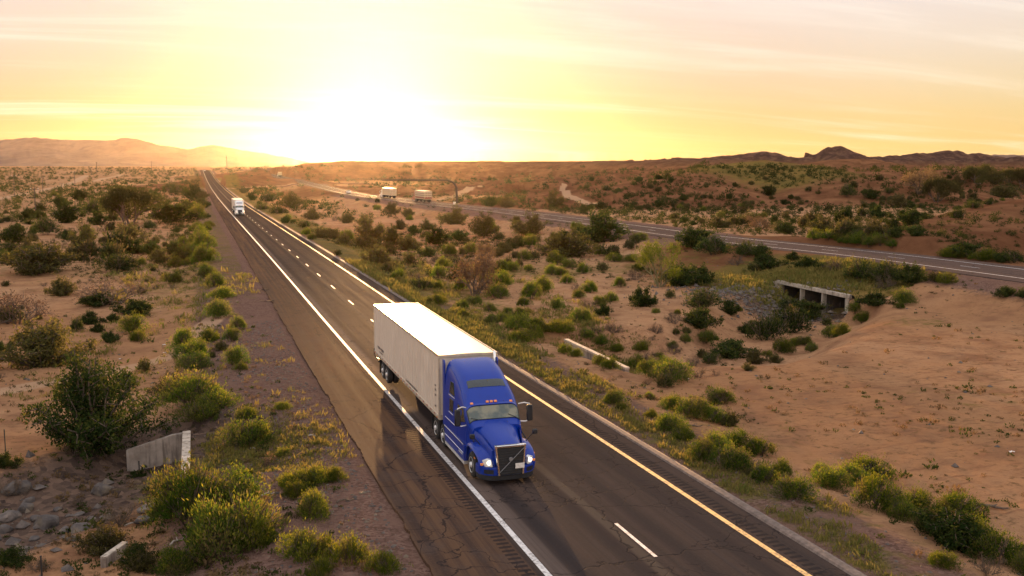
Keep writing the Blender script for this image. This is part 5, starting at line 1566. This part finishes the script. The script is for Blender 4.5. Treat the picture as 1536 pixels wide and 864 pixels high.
# ---- stuff: scrub that merges into one mass, grass, stones
def clump_mesh(name, X, Y, Z, Wd, Hr, nq, mat, hue, tipk=.2):
    n = len(X); r = np.random.default_rng(9)
    d = unit(r.normal(size=(n, nq, 3))); d[..., 2] = np.abs(d[..., 2])
    rr = .25+.75*r.random((n, nq, 1))**.8
    p = d*rr*np.array([.5, .5, 1.0])*Wd[:, None, None]; p[..., 2] *= Hr[:, None]; p[..., 2] += .05*Wd[:, None]
    p += np.stack([X, Y, Z], 1)[:, None]
    ax = d*.6+np.array([0, 0, .7])+r.normal(size=(n, nq, 3))*.5
    k = (.85/math.sqrt(nq))
    Lv = Leaves(); L = (Wd[:, None]*k*r.uniform(.7, 1.5, (n, nq))*1.25).ravel()
    h = np.clip(hue[:, None]+r.normal(size=(n, nq))*.18, 0, 1).ravel()
    Lv.add(p.reshape(-1, 3), ax.reshape(-1, 3), L, L*.55, np.column_stack([h, (d[..., 2].ravel() > .6)*r.random(n*nq)*tipk]), r)
    V, Q, c4 = Lv.arrays()
    return tag(mesh_np(name, V, Q, mat, attrs={'tint': ('FLOAT_COLOR', c4)}), kind='stuff')
def ground_many(px, py, lo=60, hi=2400):
    """vectorised ground_at"""
    n = len(px); U, Vv = px-768., py-432.; c, s = math.cos(ROLL), math.sin(ROLL); u, v = c*U+s*Vv, -s*U+c*Vv
    rd = FWD[None]+RIGHT[None]*(u/F)[:, None]-UP[None]*(v/F)[:, None]
    Ds = np.exp(np.linspace(math.log(lo), math.log(hi), 160)); D = np.full(n, np.nan); prev = np.full(n, lo*1.); pz = np.full(n, 1.)
    for d in Ds:
        P = CAM+rd*d; g = P[:, 2]-zfast(P[:, 0], P[:, 1])
        m = np.isnan(D) & (g <= 0)
        D[m] = (prev+(d-prev)*pz/(pz-g+1e-9))[m]; prev = np.full(n, d); pz = np.where(g > 0, g, pz)
    return CAM+rd*np.nan_to_num(D, nan=-1)[:, None], D
def scrub():
    r = np.random.default_rng(31); n = 34000
    px = r.uniform(-120, 1656, n); py = 251+(r.random(n)**1.55)*175
    P, D = ground_many(px, py, 70, 2200)
    x, y = P[:, 0], P[:, 1]; lat = x-XR
    df = polydist(x, y, FARP)[0]
    trk = np.min([polydist(x, y, t)[0]-h for t, h in TRACKS], axis=0)
    hill = np.zeros(n)
    for pts, wf, wb, sh, ea, es in RIDGES:
        d, zc, side, _ = polydist(x, y, pts)
        w = wf if wb == 'plateau' else np.where(side > 0, wb, wf)
        if wb == 'plateau': d = np.where(in_plateau(x, y, pts), 0, d)
        hill = np.maximum(hill, 1-sstep(.6, 1.05, d/w))
    nz = fbm(x*.022, y*.022, 4, 301); nz2 = fbm(x*.006, y*.006, 3, 302)
    left = lat < 0
    dens = np.where(left, sstep(.30, .46, nz)*sstep(90, 220, D), sstep(.30, .48, nz)*sstep(62, 130, D)*.95)
    dens = np.where(left & (px < 150) & (py > 296) & (py < 330) & (px < 110), dens*.6, dens)
    dens *= 1-.74*hill
    dens = np.maximum(dens, ((df > 10) & (df < 16) & (px > 700) & (py < np.interp(px, fx_, fy_)))*.75)
    dens *= 1-.9*((df < 26) & (py > np.interp(px, fx_, fy_)))
    dens *= np.where(left & (py > 335), .25, 1)
    dens = np.maximum(dens, (left & (lat < -12) & (lat > -28))*sstep(70, 140, D)*.5)
    dens *= (df > 9)*(np.maximum(lat-8, -lat-10) > 0)*(trk > 1.5)*np.isfinite(D)
    sandy = (px > 740) & (px < 960) & (py > 375); dens *= np.where(sandy, .15, 1)
    ok = r.random(n) < dens
    x, y, D, px = x[ok], y[ok], D[ok], px[ok]
    z = height(x, y)
    W = r.uniform(.5, 1.7, len(x))*(1+.8*(r.random(len(x)) < .15))*np.clip(D/240., .5, 2.0)
    near = D < 260
    hue = np.clip(fbm(x*.02, y*.02, 3, 40)+r.normal(size=len(x))*.15, 0, 1)
    for nmx, m, q in (('desert_scrub', near, 90), ('distant_scrub', ~near, 56)):
        clump_mesh(nmx, x[m], y[m], z[m], W[m], r.uniform(.45, .8, m.sum()), q, M['leaf_scrub'], hue[m])
scrub()
def weeds():
    r = np.random.default_rng(41); n = 5200
    px = r.uniform(-40, 1580, n); py = 400+(r.random(n)**.9)*470
    P, D = ground_many(px, py, 20, 200); x, y = P[:, 0], P[:, 1]; lat = x-XR
    nz = fbm(x*.10, y*.10, 4, 311)
    ok = np.isfinite(D) & (np.maximum(lat-6.5, -lat-8.5) > 0) & (polydist(x, y, FARP)[0] > 9) & (r.random(n) < sstep(.40, .60, nz)*.8+.06)
    x, y, D = x[ok], y[ok], D[ok]; W = r.uniform(.12, .5, len(x))*(1+.8*(r.random(len(x)) < .1))
    k = r.random(len(x)) < .5
    for nm_, m, mt in (('low_weeds', k, 'leaf_tan'), ('creeping_weeds', ~k, 'leaf_scrub')):
        clump_mesh(nm_, x[m], y[m], height(x[m], y[m]), W[m], r.uniform(.25, .6, m.sum()), 26, M[mt], r.random(m.sum()))
weeds()
def grass():
    r = np.random.default_rng(32)
    xs, ys = [], []
    def band(n, la, lb, ya, yb, thr, seed, pw=1.6):
        lat = r.uniform(la, lb, n); y = ya+(yb-ya)*r.random(n)**pw
        k = fbm(lat*.35, y*.16, 3, seed) > thr
        xs.append(XR+lat[k]); ys.append(y[k])
    band(5200, 5.55, 9.0, 18, 130, .47, 401); band(2600, 5.5, 6.6, 18, 130, .42, 402); band(2600, 9, 22, 60, 170, .52, 403)
    band(800, -16, -7.6, 22, 120, .56, 404); band(1200, -24, -12, 60, 150, .5, 405)
    t = r.normal(size=(1500, 2))*np.array([2.4, 2.6])+np.array([2.2, 43.]); k = t[:, 0] > 0; xs.append(t[k, 0]); ys.append(t[k, 1])
    c = ground_at(1225, 418); t = r.normal(size=(1800, 2))*np.array([6, 3.5])+c[:2]; xs.append(t[:, 0]); ys.append(t[:, 1])
    c = ground_at(905, 545); t = r.normal(size=(500, 2))*np.array([1.2, 5])+c[:2]; xs.append(t[:, 0]); ys.append(t[:, 1])
    x, y = np.concatenate(xs), np.concatenate(ys)
    ok = (np.maximum(x-XR-5.5, -(x-XR)-7.2) > 0) & (polydist(x, y, FARP)[0] > 8.5); x, y = x[ok], y[ok]
    z = height(x, y); n = len(x); nb = 11
    dep = np.hypot(x, y); sz = np.clip(dep/55., .8, 2.0)
    off = r.normal(size=(n, nb, 2))*.14*sz[:, None, None]
    L = (r.uniform(.10, .30, (n, nb))*sz[:, None]*r.choice([.7, 1, 1.5], (n, 1), p=[.5, .35, .15]))
    p = np.stack([x[:, None]+off[..., 0], y[:, None]+off[..., 1], z[:, None]+L*.42], -1)
    ax = r.normal(size=(n, nb, 3))*.38+np.array([0, 0, 1.])
    hue = np.clip(fbm(x*.3, y*.3, 3, 44)[:, None]+r.normal(size=(n, nb))*.2, 0, 1)
    tip = (r.random((n, 1)) < .45)*r.random((n, nb))
    Lv = Leaves(); Lv.add(p.reshape(-1, 3), ax.reshape(-1, 3), L.ravel(), L.ravel()*.16+.008*np.repeat(sz, nb), np.column_stack([hue.ravel(), tip.ravel()]), r)
    V, Q, c = Lv.arrays()
    tag(mesh_np('grass', V, Q, M['leaf_grass'], attrs={'tint': ('FLOAT_COLOR', c)}), kind='stuff')
grass()
def stones():
    r = np.random.default_rng(33); xs, ys, ss = [], [], []
    def add(n, fx, fy, s0, s1):
        xs.append(fx(n)); ys.append(fy(n)); ss.append(s0+(s1-s0)*r.random(n)**3.5)
    add(5200, lambda n: XR-7.3-np.abs(r.normal(size=n))*3.6, lambda n: r.uniform(18, 80, n), .018, .10)
    add(1500, lambda n: XR+5.6+np.abs(r.normal(size=n))*2.6, lambda n: r.uniform(18, 90, n), .018, .09)
    add(900, lambda n: -12+r.normal(size=n)*3.6, lambda n: 37.5+r.normal(size=n)*3.8, .05, .34)
    c = ground_at(1165, 460); add(1000, lambda n: c[0]+r.normal(size=n)*4.5, lambda n: c[1]+r.normal(size=n)*3, .07, .42)
    c2 = ground_at(1105, 440); add(900, lambda n: c2[0]+r.normal(size=n)*4.2, lambda n: c2[1]+r.normal(size=n)*4, .06, .26)
    add(1500, lambda n: r.uniform(-45, 70, n), lambda n: r.uniform(30, 130, n), .03, .16)
    x, y, s = map(np.concatenate, (xs, ys, ss))
    ok = (np.maximum(x-XR-5.6, -(x-XR)-7.2) > 0); x, y, s = x[ok], y[ok], s[ok]
    z = height(x, y); n = len(x)
    O = np.array([[1, 0, 0], [0, 1, 0], [-1, 0, 0], [0, -1, 0], [0, 0, 1], [0, 0, -1.], [.7, .7, .35], [-.7, -.7, .3]])[:6]
    V = O[None]*(1+r.normal(size=(n, 6, 3))*.28)*s[:, None, None]*np.array([1, 1, .7])
    a = r.uniform(0, 6.28, n); ca, sa = np.cos(a)[:, None], np.sin(a)[:, None]
    V = np.stack([V[..., 0]*ca-V[..., 1]*sa, V[..., 0]*sa+V[..., 1]*ca, V[..., 2]], -1)+np.stack([x, y, z+s*.15], 1)[:, None]
    Fc = np.array([[0, 1, 4], [1, 2, 4], [2, 3, 4], [3, 0, 4], [1, 0, 5], [2, 1, 5], [3, 2, 5], [0, 3, 5]])
    tag(mesh_np('gravel', V.reshape(-1, 3), (np.arange(n)[:, None, None]*6+Fc[None]).reshape(-1, 3), M['rock']), kind='stuff')
stones()

# ------------------------------------------------------------------ rocks one can tell apart
def rock_mesh(seed, flat=1.0):
    import bmesh
    bm = bmesh.new(); bmesh.ops.create_icosphere(bm, subdivisions=3, radius=.5)
    r = np.random.default_rng(seed); pl = unit(r.normal(size=(11, 3))); dd = r.uniform(.26, .44, 11)
    for v in bm.verts:
        p = np.array(v.co)
        for n_, d_ in zip(pl, dd):
            k = p@n_-d_
            if k > 0: p = p-n_*k*.92
        p *= 1+(vnoise(np.array([p[0]*7]), np.array([p[1]*7+p[2]*5]), seed)[0]-.5)*.16
        v.co = (p[0], p[1], p[2]*flat)
    me = bpy.data.meshes.new('rock'); bm.to_mesh(me); bm.free(); me.materials.append(M['rock'])
    return me
RK = [rock_mesh(s, f) for s, f in ((1, .85), (2, .7), (3, .95), (4, .42), (5, .6))]
for px, py, w, v, lb in (
    (150, 742, 34, 0, 'pale boulder standing alone below the wing wall'), (221, 768, 31, 3, 'flat dark slab rock beside the thicket'), (217, 786, 36, 3, 'wide pale slab half buried below the flat dark rock'),
    (69, 792, 38, 2, 'largest grey boulder in the middle of the rocky wash'), (122, 797, 34, 1, 'dark sloping rock right of the largest boulder'), (96, 800, 22, 4, 'small rock between the largest boulder and the sloping rock'),
    (12, 782, 36, 1, 'dark boulder at the frame edge of the wash, upper one'), (8, 800, 28, 4, 'dark boulder at the frame edge of the wash, lower one'), (36, 768, 28, 0, 'dark rock behind the largest boulder in the wash'), (52, 782, 20, 4, 'small dark rock touching the largest boulder'),
    (252, 735, 13, 0, 'small black rock at the foot of the headwall'), (118, 774, 16, 3, 'small flat stone above the sloping rock'), (50, 811, 18, 3, 'small flat stone nearest the frame corner in the wash'), (104, 812, 24, 3, 'long flat stone below the sloping rock'), (85, 768, 15, 4, 'small round stone behind the largest boulder'), (136, 782, 16, 4, 'small stone between sloping rock and dry brush'),
    (22, 742, 40, 1, 'dark mound of rock in shade under the big bush'), (44, 755, 20, 4, 'small rock beside the dark shaded mound')):
    p = ground_at(px, py); dep = float(np.dot(p-CAM, FWD)); wm = w*dep/F
    o = bpy.data.objects.new('boulder', RK[v]); link(o); o.location = (p[0], p[1]+wm*.25, gz(p[0], p[1]+wm*.25)+wm*.08); o.scale = (wm*1.08, wm*.95, wm*.95); o.rotation_euler = (prng.uniform(-.2, .2), prng.uniform(-.2, .2), prng.uniform(0, 6))
    tag(o, lb, 'rock', 'rocks in the dry wash')

# ------------------------------------------------------------------ concrete work
def plane_pt(px, py, z):
    r = ray(px, py); return CAM+r*((z-CH)/r[2])
# left headwall with its flared wing wall
h0, h1 = plane_pt(279, 714, -.30), plane_pt(279, 647, -.30)
hx = (h0[0]+h1[0])/2
root = empty('culvert_headwall', (hx, (h0[1]+h1[1])/2, -1.6)); tag(root, 'weathered concrete headwall with a flared wing wall above the rocky wash', 'culvert')
lc = lambda x, y, z: (x-root.location[0], y-root.location[1], z-root.location[2])
mb = MB(); c = lc(hx, (h0[1]+h1[1])/2, -.36); mb.box(c, (.36, h1[1]-h0[1], .18)); mb.build('wall_cap', M['concrete_pale'], root, bevel=.02)
mb = MB(); c = lc(hx, (h0[1]+h1[1])/2, -1.7); mb.box(c, (.28, h1[1]-h0[1]-.05, 2.48)); mb.build('wall', M['concrete'], root)
w1 = plane_pt(189, 676, -1.02); w0 = np.array([hx-.16, h1[1]-.10, 0])
dv = (w1-w0)[:2]; dv /= np.linalg.norm(dv); nv = np.array([-dv[1], dv[0]])*.24
if nv[1] < 0: nv = -nv
mb = MB()
mb.loft([[lc(w0[0], w0[1], -3.2), lc(w0[0], w0[1], -.36), lc(w0[0]+nv[0], w0[1]+nv[1], -.36), lc(w0[0]+nv[0], w0[1]+nv[1], -3.2)],
         [lc(w0[0]+dv[0]*.5, w0[1]+dv[1]*.5, -3.2), lc(w0[0]+dv[0]*.5, w0[1]+dv[1]*.5, -.42), lc(w0[0]+dv[0]*.5+nv[0], w0[1]+dv[1]*.5+nv[1], -.42), lc(w0[0]+dv[0]*.5+nv[0], w0[1]+dv[1]*.5+nv[1], -3.2)],
         [lc(w1[0], w1[1], -3.2), lc(w1[0], w1[1], -1.02), lc(w1[0]+nv[0], w1[1]+nv[1], -1.02), lc(w1[0]+nv[0], w1[1]+nv[1], -3.2)]])
mb.build('wing_wall', M['concrete'], root, bevel=.02)
# leaning slab near the frame corner
a, b = ground_at(155, 852), ground_at(189, 830)
root = empty('concrete_slab', tuple((a+b)/2)); tag(root, 'broken pale concrete slab lying tilted in the weeds of the wash', 'slab')
dv = (b-a); L = np.linalg.norm(dv); ang = math.atan2(dv[1], dv[0])
mb = MB(); mb.box((0, 0, .16), (L, .22, .42), rot=Matrix.Rotation(ang, 3, 'Z') @ Matrix.Rotation(-.04, 3, 'Y'), bev=.02); mb.build('slab_body', M['concrete'], root)
mb = MB(); mb.box((0, 0, .385), (L*.98, .20, .03), rot=Matrix.Rotation(ang, 3, 'Z') @ Matrix.Rotation(-.04, 3, 'Y')); mb.build('pale_top', M['concrete_pale'], root)
# median headwall: only its pale cap shows
m0, m1 = plane_pt(941, 551, -.42), plane_pt(849, 508, -.42)
mx = (m0[0]+m1[0])/2
root = empty('median_headwall', (mx, (m0[1]+m1[1])/2, -1.4)); tag(root, 'long pale concrete headwall cap running level along the median wash', 'culvert')
mb = MB(); mb.box((0, 0, .90), (.34, m1[1]-m0[1], .16)); mb.build('wall_cap', M['concrete_pale'], root, bevel=.02)
mb = MB(); mb.box((0, 0, -.30), (.26, m1[1]-m0[1]-.05, 2.22)); mb.build('wall', M['concrete'], root)
# box culvert under the far carriageway
zt_, zb_ = CULV_T, CULV_B
PL, PR = plane_pt(1166, 420, zt_), plane_pt(1271, 442, zt_)
root = empty('box_culvert', (float(PL[0]), float(PL[1]), zb_), math.atan2(PR[1]-PL[1], PR[0]-PL[0]))
tag(root, 'concrete box culvert with three dark openings under the far carriageway', 'culvert')
Wc = float(np.linalg.norm((PR-PL)[:2])); Hc = zt_-zb_
mb = MB(); mb.box((Wc/2, .22, Hc-.20), (Wc+.3, .44, .40)); mb.build('top_beam', M['concrete_pale'], root, bevel=.03)
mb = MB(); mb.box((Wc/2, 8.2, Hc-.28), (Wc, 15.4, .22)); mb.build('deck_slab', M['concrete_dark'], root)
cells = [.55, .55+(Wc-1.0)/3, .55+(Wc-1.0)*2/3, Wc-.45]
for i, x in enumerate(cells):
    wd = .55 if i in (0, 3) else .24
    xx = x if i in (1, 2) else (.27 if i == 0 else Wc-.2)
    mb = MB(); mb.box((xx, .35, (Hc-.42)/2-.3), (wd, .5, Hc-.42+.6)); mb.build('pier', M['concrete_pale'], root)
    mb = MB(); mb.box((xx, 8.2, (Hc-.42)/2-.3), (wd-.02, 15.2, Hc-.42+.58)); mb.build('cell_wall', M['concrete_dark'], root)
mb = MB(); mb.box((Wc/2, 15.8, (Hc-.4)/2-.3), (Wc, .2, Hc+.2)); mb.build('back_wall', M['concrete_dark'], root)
mb = MB(); mb.loft([[(-.02, .05, -1), (-.02, .05, Hc-.05), (-.02, .32, Hc-.05), (-.02, .32, -1)], [(-2.6, -1.1, -1), (-2.6, -1.1, Hc*.62), (-2.6, -.8, Hc*.62), (-2.6, -.8, -1)]]); mb.build('wing_wall', M['concrete_pale'], root)
# earth fill over its deck
def fill():
    ca, sa = math.cos(root.rotation_euler[2]), math.sin(root.rotation_euler[2])
    u = np.linspace(-1.2, Wc+1.2, 40); v = np.linspace(.40, 17.5, 30); U, V = np.meshgrid(u, v)
    x = PL[0]+U*ca-V*sa; y = PL[1]+U*sa+V*ca
    z0 = height(x.ravel(), y.ravel()).reshape(x.shape)
    z = np.maximum(zt_-.06+.075*(V-.4)+.12*fbm(x*.8, y*.8, 3, 5), z0*0+zt_-.06); z = np.where(V > 14, np.minimum(z, z0+.03*(17.5-V)), z)
    edge = np.minimum(U+1.2, Wc+1.2-U); z = z-np.clip(.6-edge, 0, 1)*1.2
    n = x.size; i = np.arange(29)[:, None]*40; j = np.arange(39)[None]
    Q = np.stack([i+j, i+j+1, i+40+j+1, i+40+j], -1).reshape(-1, 4)
    one = np.ones(n); zz = np.zeros(n)
    o = mesh_np('embankment', np.stack([x.ravel(), y.ravel(), z.ravel()], 1), Q, M['ground'], smooth=True, attrs={'zone': ('FLOAT_COLOR', np.stack([zz, one*.95, zz, one], 1)), 'soil': ('FLOAT_COLOR', np.stack([zz, zz, zz, one], 1))})
    tag(o, kind='structure')
    r = np.random.default_rng(3); k = 900
    t = r.integers(0, n, k); xg, yg, zg = x.ravel()[t]+r.normal(size=k)*.15, y.ravel()[t]+r.normal(size=k)*.15, z.ravel()[t]
    Lg = r.uniform(.2, .5, k*6); p = np.repeat(np.stack([xg, yg, zg], 1), 6, 0)+r.normal(size=(k*6, 3))*np.array([.2, .2, 0]); p[:, 2] += Lg*.4
    Lv = Leaves(); Lv.add(p, r.normal(size=(k*6, 3))*.4+np.array([0, 0, 1.]), Lg, Lg*.2, np.column_stack([r.random(k*6), r.random(k*6)*.8]), r); Vv, Qq, c = Lv.arrays()
    tag(mesh_np('bank_grass', Vv, Qq, M['leaf_grass'], attrs={'tint': ('FLOAT_COLOR', c)}), kind='stuff')
fill()

# ------------------------------------------------------------------ poles, gantry, posts, driftwood
def pole(px, pb, pt, label, arm=True):
    p = ground_at(px, pb); dep = float(np.dot(p-CAM, FWD)); h = (pb-pt)*dep/F
    root = empty('utility_pole', tuple(p)); tag(root, label, 'utility pole', 'utility poles across the left plain')
    r0 = max(.13, .35*dep/F)
    mb = MB(); mb.tube([(0, 0, -.3), (0, 0, h*.5), (0, 0, h)], [r0*1.15, r0, r0*.75], 8); mb.build('pole', M['wood_pole'], root, smooth=40)
    if arm:
        mb = MB(); mb.box((0, 0, h*.93), (max(2.2, h*.2), .12, max(.12, .3*dep/F))); ar = mb.build('crossarm', M['wood_pole'], root)
        for t in (-.42, 0, .42):
            mb = MB(); mb.lathe([(.05, 0), (.09, .06), (.05, .16), (.07, .22), (.02, .28)], (t*max(2.2, h*.2), 0, h*.93+.06), 'z', 8); mb.build('insulator', M['plate'], ar)
for px, pb, pt, lb in ((54, 327, 281, 'tallest dark wooden pole standing among the bushes'), (22, 295, 262, 'wooden pole beside the dirt track, nearest the frame edge'), (64.5, 288, 265, 'wooden pole by the dirt track behind the tallest pole'), (93, 284, 275, 'short pole standing where the dirt track bends'), (112.5, 276, 257, 'wooden pole at the far bend of the dirt track'), (137, 263, 251, 'faint thin pole just before the tall horizon pole'), (145.5, 261, 243, 'tall horizon pole with crossarm in front of mountains'), (227.5, 257, 242, 'lone horizon pole between the mountains and the road')):
    pole(px, pb, pt, lb)
p = ground_at(340.5, 258); dep = float(np.dot(p-CAM, FWD)); h = 23*dep/F
root = empty('radio_mast', tuple(p)); tag(root, 'thin mast standing on the horizon right of the road', 'mast')
mb = MB()
for a in range(3): mb.tube([(math.cos(a*2.1)*.5, math.sin(a*2.1)*.5, -.3), (math.cos(a*2.1)*.18, math.sin(a*2.1)*.18, h)], .16, 5)
for k in range(14):
    z = h*k/14; mb.tube([(math.cos(k*2.1)*.45, math.sin(k*2.1)*.45, z), (math.cos(k*2.1+2.1)*.42, math.sin(k*2.1+2.1)*.42, z+h/14)], .07, 4)
mb.build('lattice', M['galv'], root)
mb = MB(); mb.tube([(0, 0, h*.98), (0, 0, h*1.12)], .07, 5); mb.build('antenna', M['galv'], root)
# curved sign gantry arm over the far carriageway
p = ground_at(685.5, 307); dep = float(np.dot(p-CAM, FWD)); k = dep/F
root = empty('overhead_gantry', tuple(p)); tag(root, 'rust-brown curved tube gantry reaching over the far carriageway', 'gantry')
r_ = np.array([cy_, -sy_, 0])
pt = lambda dx, dz: tuple(r_*dx*k+np.array([0, 0, dz*k]))
mb = MB(); mb.tube([pt(0, -1), pt(-.3, 14), pt(-1.2, 26), pt(-3, 30.5), pt(-7, 34), pt(-13, 36.2), pt(-20, 36.6), pt(-60, 36.8), pt(-112, 36.5)], [.42, .40, .38, .37, .36, .34, .32, .30, .26], 10)
mb.build('tube_arm', simple('gantry_steel', (.06, .035, .022), .8, .0), root, smooth=60)
mb = MB(); b = pt(-3.2, 1.7); mb.box(b, (1.0, .6, 1.1), bev=.04); mb.build('control_cabinet', M['plate'], root)
mb = MB(); mb.box((0, 0, .1), (1.4, 1.4, .5), bev=.05); mb.build('footing', M['concrete'], root)
for px, py, h, lb in ((9, 685, 1.25, 'thin dark steel fence post at the edge of the wash'), (63, 866, .7, 'short dark fence post nearest the frame corner'), (209, 708, .5, 'short thin stake in front of the wing wall')):
    p = ground_at(px, py); root = empty('fence_post', tuple(p)); tag(root, lb, 'post')
    mb = MB(); mb.box((0, 0, h/2-.1), (.05, .035, h+.2)); mb.box((0, .02, h/2-.1), (.012, .04, h+.2)); mb.build('post', M['steel_dark'], root)
    mb = MB(); mb.box((0, 0, h+.005), (.06, .05, .03)); mb.build('post_top', M['steel_dark'], root)
def stick(px, py, L, ang, label, th=.035, mat='drift'):
    p = ground_at(px, py); r = random.Random(px)
    mb = MB(); n = 6; P = [(math.cos(ang)*L*(i/n-.5)+r.uniform(-.05, .05)*L, math.sin(ang)*L*(i/n-.5)+r.uniform(-.05, .05)*L, th+.03+.05*math.sin(i)) for i in range(n+1)]
    mb.tube(P, [th*(1-.6*i/n) for i in range(n+1)], 6)
    q = P[3]; mb.tube([q, (q[0]+.25*L*math.cos(ang+.8), q[1]+.25*L*math.sin(ang+.8), .12)], [th*.6, th*.2], 5)
    o = mb.build('fallen_branch', M[mat], loc=tuple(p)); tag(o, label, 'branch')
stick(266, 813, .95, 1.0, 'pale bent driftwood stick at the edge of the thicket'); stick(204, 787, .8, .4, 'pale stick lying on the slab rocks'); stick(403, 743, .6, .6, 'pale short stick on the gravel verge'); stick(397, 762, .7, .1, 'dark stick on gravel verge near the thicket', .04, 'bark'); stick(472, 656, .6, -.5, 'pale stick near the shoulder on the gravel'); stick(519, 753, .75, .3, 'dark stick lying near the cracked shoulder edge', .045, 'bark'); stick(1041, 641, .9, .0, 'dark stick on bare sand behind the clump row', .05, 'bark'); stick(1487, 764, 1.3, -.5, 'dark log on the graded sand by the thicket', .08, 'bark')
# torn tyre strips on the verge
def tread(px, py, L, ang, label):
    p = ground_at(px, py); mb = MB(); n = 9; rg = []
    for i in range(n):
        t = i/(n-1)-.5; x, y = math.cos(ang)*L*t, math.sin(ang)*L*t; z = .05+.10*abs(math.sin(t*5)); w = .09
        rg.append([(x-math.sin(ang)*w, y+math.cos(ang)*w, z), (x+math.sin(ang)*w, y-math.cos(ang)*w, z+.02), (x+math.sin(ang)*w, y-math.cos(ang)*w, z-.02), (x-math.sin(ang)*w, y+math.cos(ang)*w, z-.04)])
    mb.loft(rg); tag(mb.build('tyre_scrap', M['rubber'], loc=tuple(p), smooth=40), label, 'scrap')
tread(401, 453, 1.3, .1, 'curled black tyre scrap against the shoulder edge, farther one'); tread(396, 436, .9, .2, 'small black tyre scrap on the verge beyond the curled one')
for px, py, lb in ((246, 518, 'white litter scrap on bare sand beside the dirt track'), (247, 530, 'small white litter scrap below the other on the dirt track'), (181, 539, 'white litter scrap beside the dirt track'), (380, 674, 'white litter scrap beside the shrub above the headwall'), (1031, 570, 'white litter scrap by the clump at the sand edge'), (1517, 679, 'white litter scrap on the far side of graded sand'), (1045, 374, 'white plastic sheet caught by dark bushes at the far carriageway')):
    p = ground_at(px, py); r = random.Random(px); s = .13 if py > 400 else .5
    mb = MB(); rg = []
    for i in range(4): rg.append([(s*(i-1.5)*.6, s*(j-1.5)*.5, .03+s*r.uniform(0, .5)) for j in range(4)])
    mb.loft(rg, closed=False, cap=False); o = mb.build('litter', M['plate'], loc=tuple(p)); tag(o, lb, 'litter', 'scraps of white litter')

# ------------------------------------------------------------------ other vehicles
def far_heading(p):
    d, _, _, _ = polydist(np.array([p[0]]), np.array([p[1]]), FARP)
    i = int(np.argmin(np.hypot(FARP[:, 0]-p[0], FARP[:, 1]-p[1]))); j = min(i+2, len(FARP)-1)
    t = FARP[j]-FARP[i-2]; t /= np.linalg.norm(t)
    return t
def mat_slat():
    m, nt, out = new_mat('slatted_trailer'); g = NT(nt)
    z = g.xyz(g.obj())[2]; f = g.math('FRACT', g.math('MULTIPLY', z, 1.55)); y = g.xyz(g.obj())[1]
    c = g.mix(g.rng(f, .62, .70), (.44, .36, .27), (.16, .085, .055)); c = g.mix(g.rng(z, 1.95, 1.85), c, (.22, .045, .03))
    g.bsdf(out, c, .5); return m
M['slat'] = mat_slat()
wt = XR-1.85
make_semi('semi_truck', 'white high-roof semi truck approaching far up the same lane', (wt, 273, float(smooth_z(np.array([273.]))[0])), 0, 'white_paint', 'trailer', detail=False)
def drive_away(px, py, label, paint, tm, tl, lane):
    p = ground_at(px, py); t = far_heading(p); nn = np.array([t[1], -t[0]])
    i = int(np.argmin(np.hypot(FARP[:, 0]-p[0], FARP[:, 1]-p[1]))); c = FARP[i]
    c = c+t*np.dot(p[:2]-c, t)+nn*lane
    f = c+t*(6.05+tl)            # the rear stands at the pixel, the front ahead of it
    z = float(base_z(np.array([c[0]]), np.array([c[1]]))[0])+FAR_DZ+.01
    make_semi('semi_truck', label, (f[0], f[1], z), math.atan2(t[0], -t[1]), paint, tm, detail=False, tl=tl)
drive_away(652, 304.5, 'semi truck with slatted white and red-brown trailer on the far carriageway', 'red_paint', 'slat', 13.0, 1.85)
drive_away(601, 298, 'white box trailer truck glowing in sun glare on the far carriageway', 'white_paint', 'trailer_shaded', 14.0, 1.85)
drive_away(421, 265, 'tiny white truck far up the far carriageway below the mesa', 'white_paint', 'trailer_shaded', 8.0, 1.85)
def car(x, y, z, rz, label, paint):
    root = empty('car', (x, y, z), rz); tag(root, label, 'car')
    mb = MB(); R_ = []
    for yy, w, zb, zt in ((-2.2, .70, .35, .62), (-2.1, .84, .22, .75), (-1.2, .90, .22, .92), (-.2, .91, .22, .98), (1.4, .91, .22, 1.0), (2.05, .86, .24, .98), (2.2, .76, .40, .85)):
        R_.append([(-w, yy, zb), (-w*1.01, yy, (zb+zt)/2), (-w*.92, yy, zt), (w*.92, yy, zt), (w*1.01, yy, (zb+zt)/2), (w, yy, zb)])
    mb.loft(R_); mb.build('body', M[paint], root, smooth=40)
    mb = MB(); mb.loft([[(-.80, -.75, .95), (.80, -.75, .95), (.80, 1.9, .97), (-.80, 1.9, .97)], [(-.62, .05, 1.45), (.62, .05, 1.45), (.62, 1.25, 1.46), (-.62, 1.25, 1.46)]]); mb.build('glasshouse', M['glass'], root, bevel=.04)
    mb = MB(); mb.box((0, .65, 1.47), (1.24, 1.25, .05), bev=.02); mb.build('roof', M[paint], root)
    for s in (-1, 1):
        for yy in (-1.35, 1.35): wheel('wheel', root, s*.80, yy, .33, .22, side=s)
        mb = MB(); mb.box((s*.6, -2.14, .66), (.36, .12, .14), bev=.03); mb.build('headlight', M['lamp_glass'], root)
        mb = MB(); mb.box((s*.6, 2.16, .80), (.32, .08, .14), bev=.03); mb.build('tail_lamp', M['red_lens'], root)
    return root
p = ground_at(523, 290); t = far_heading(p)
car(p[0], p[1], p[2]+.12, math.atan2(t[0], -t[1]), 'small white car almost lost in glare on the far carriageway', 'white_paint')
car(XR-1.9, 1165, float(smooth_z(np.array([1165.]))[0]), 0, 'tiny white car at the crest where the road vanishes', 'white_paint')
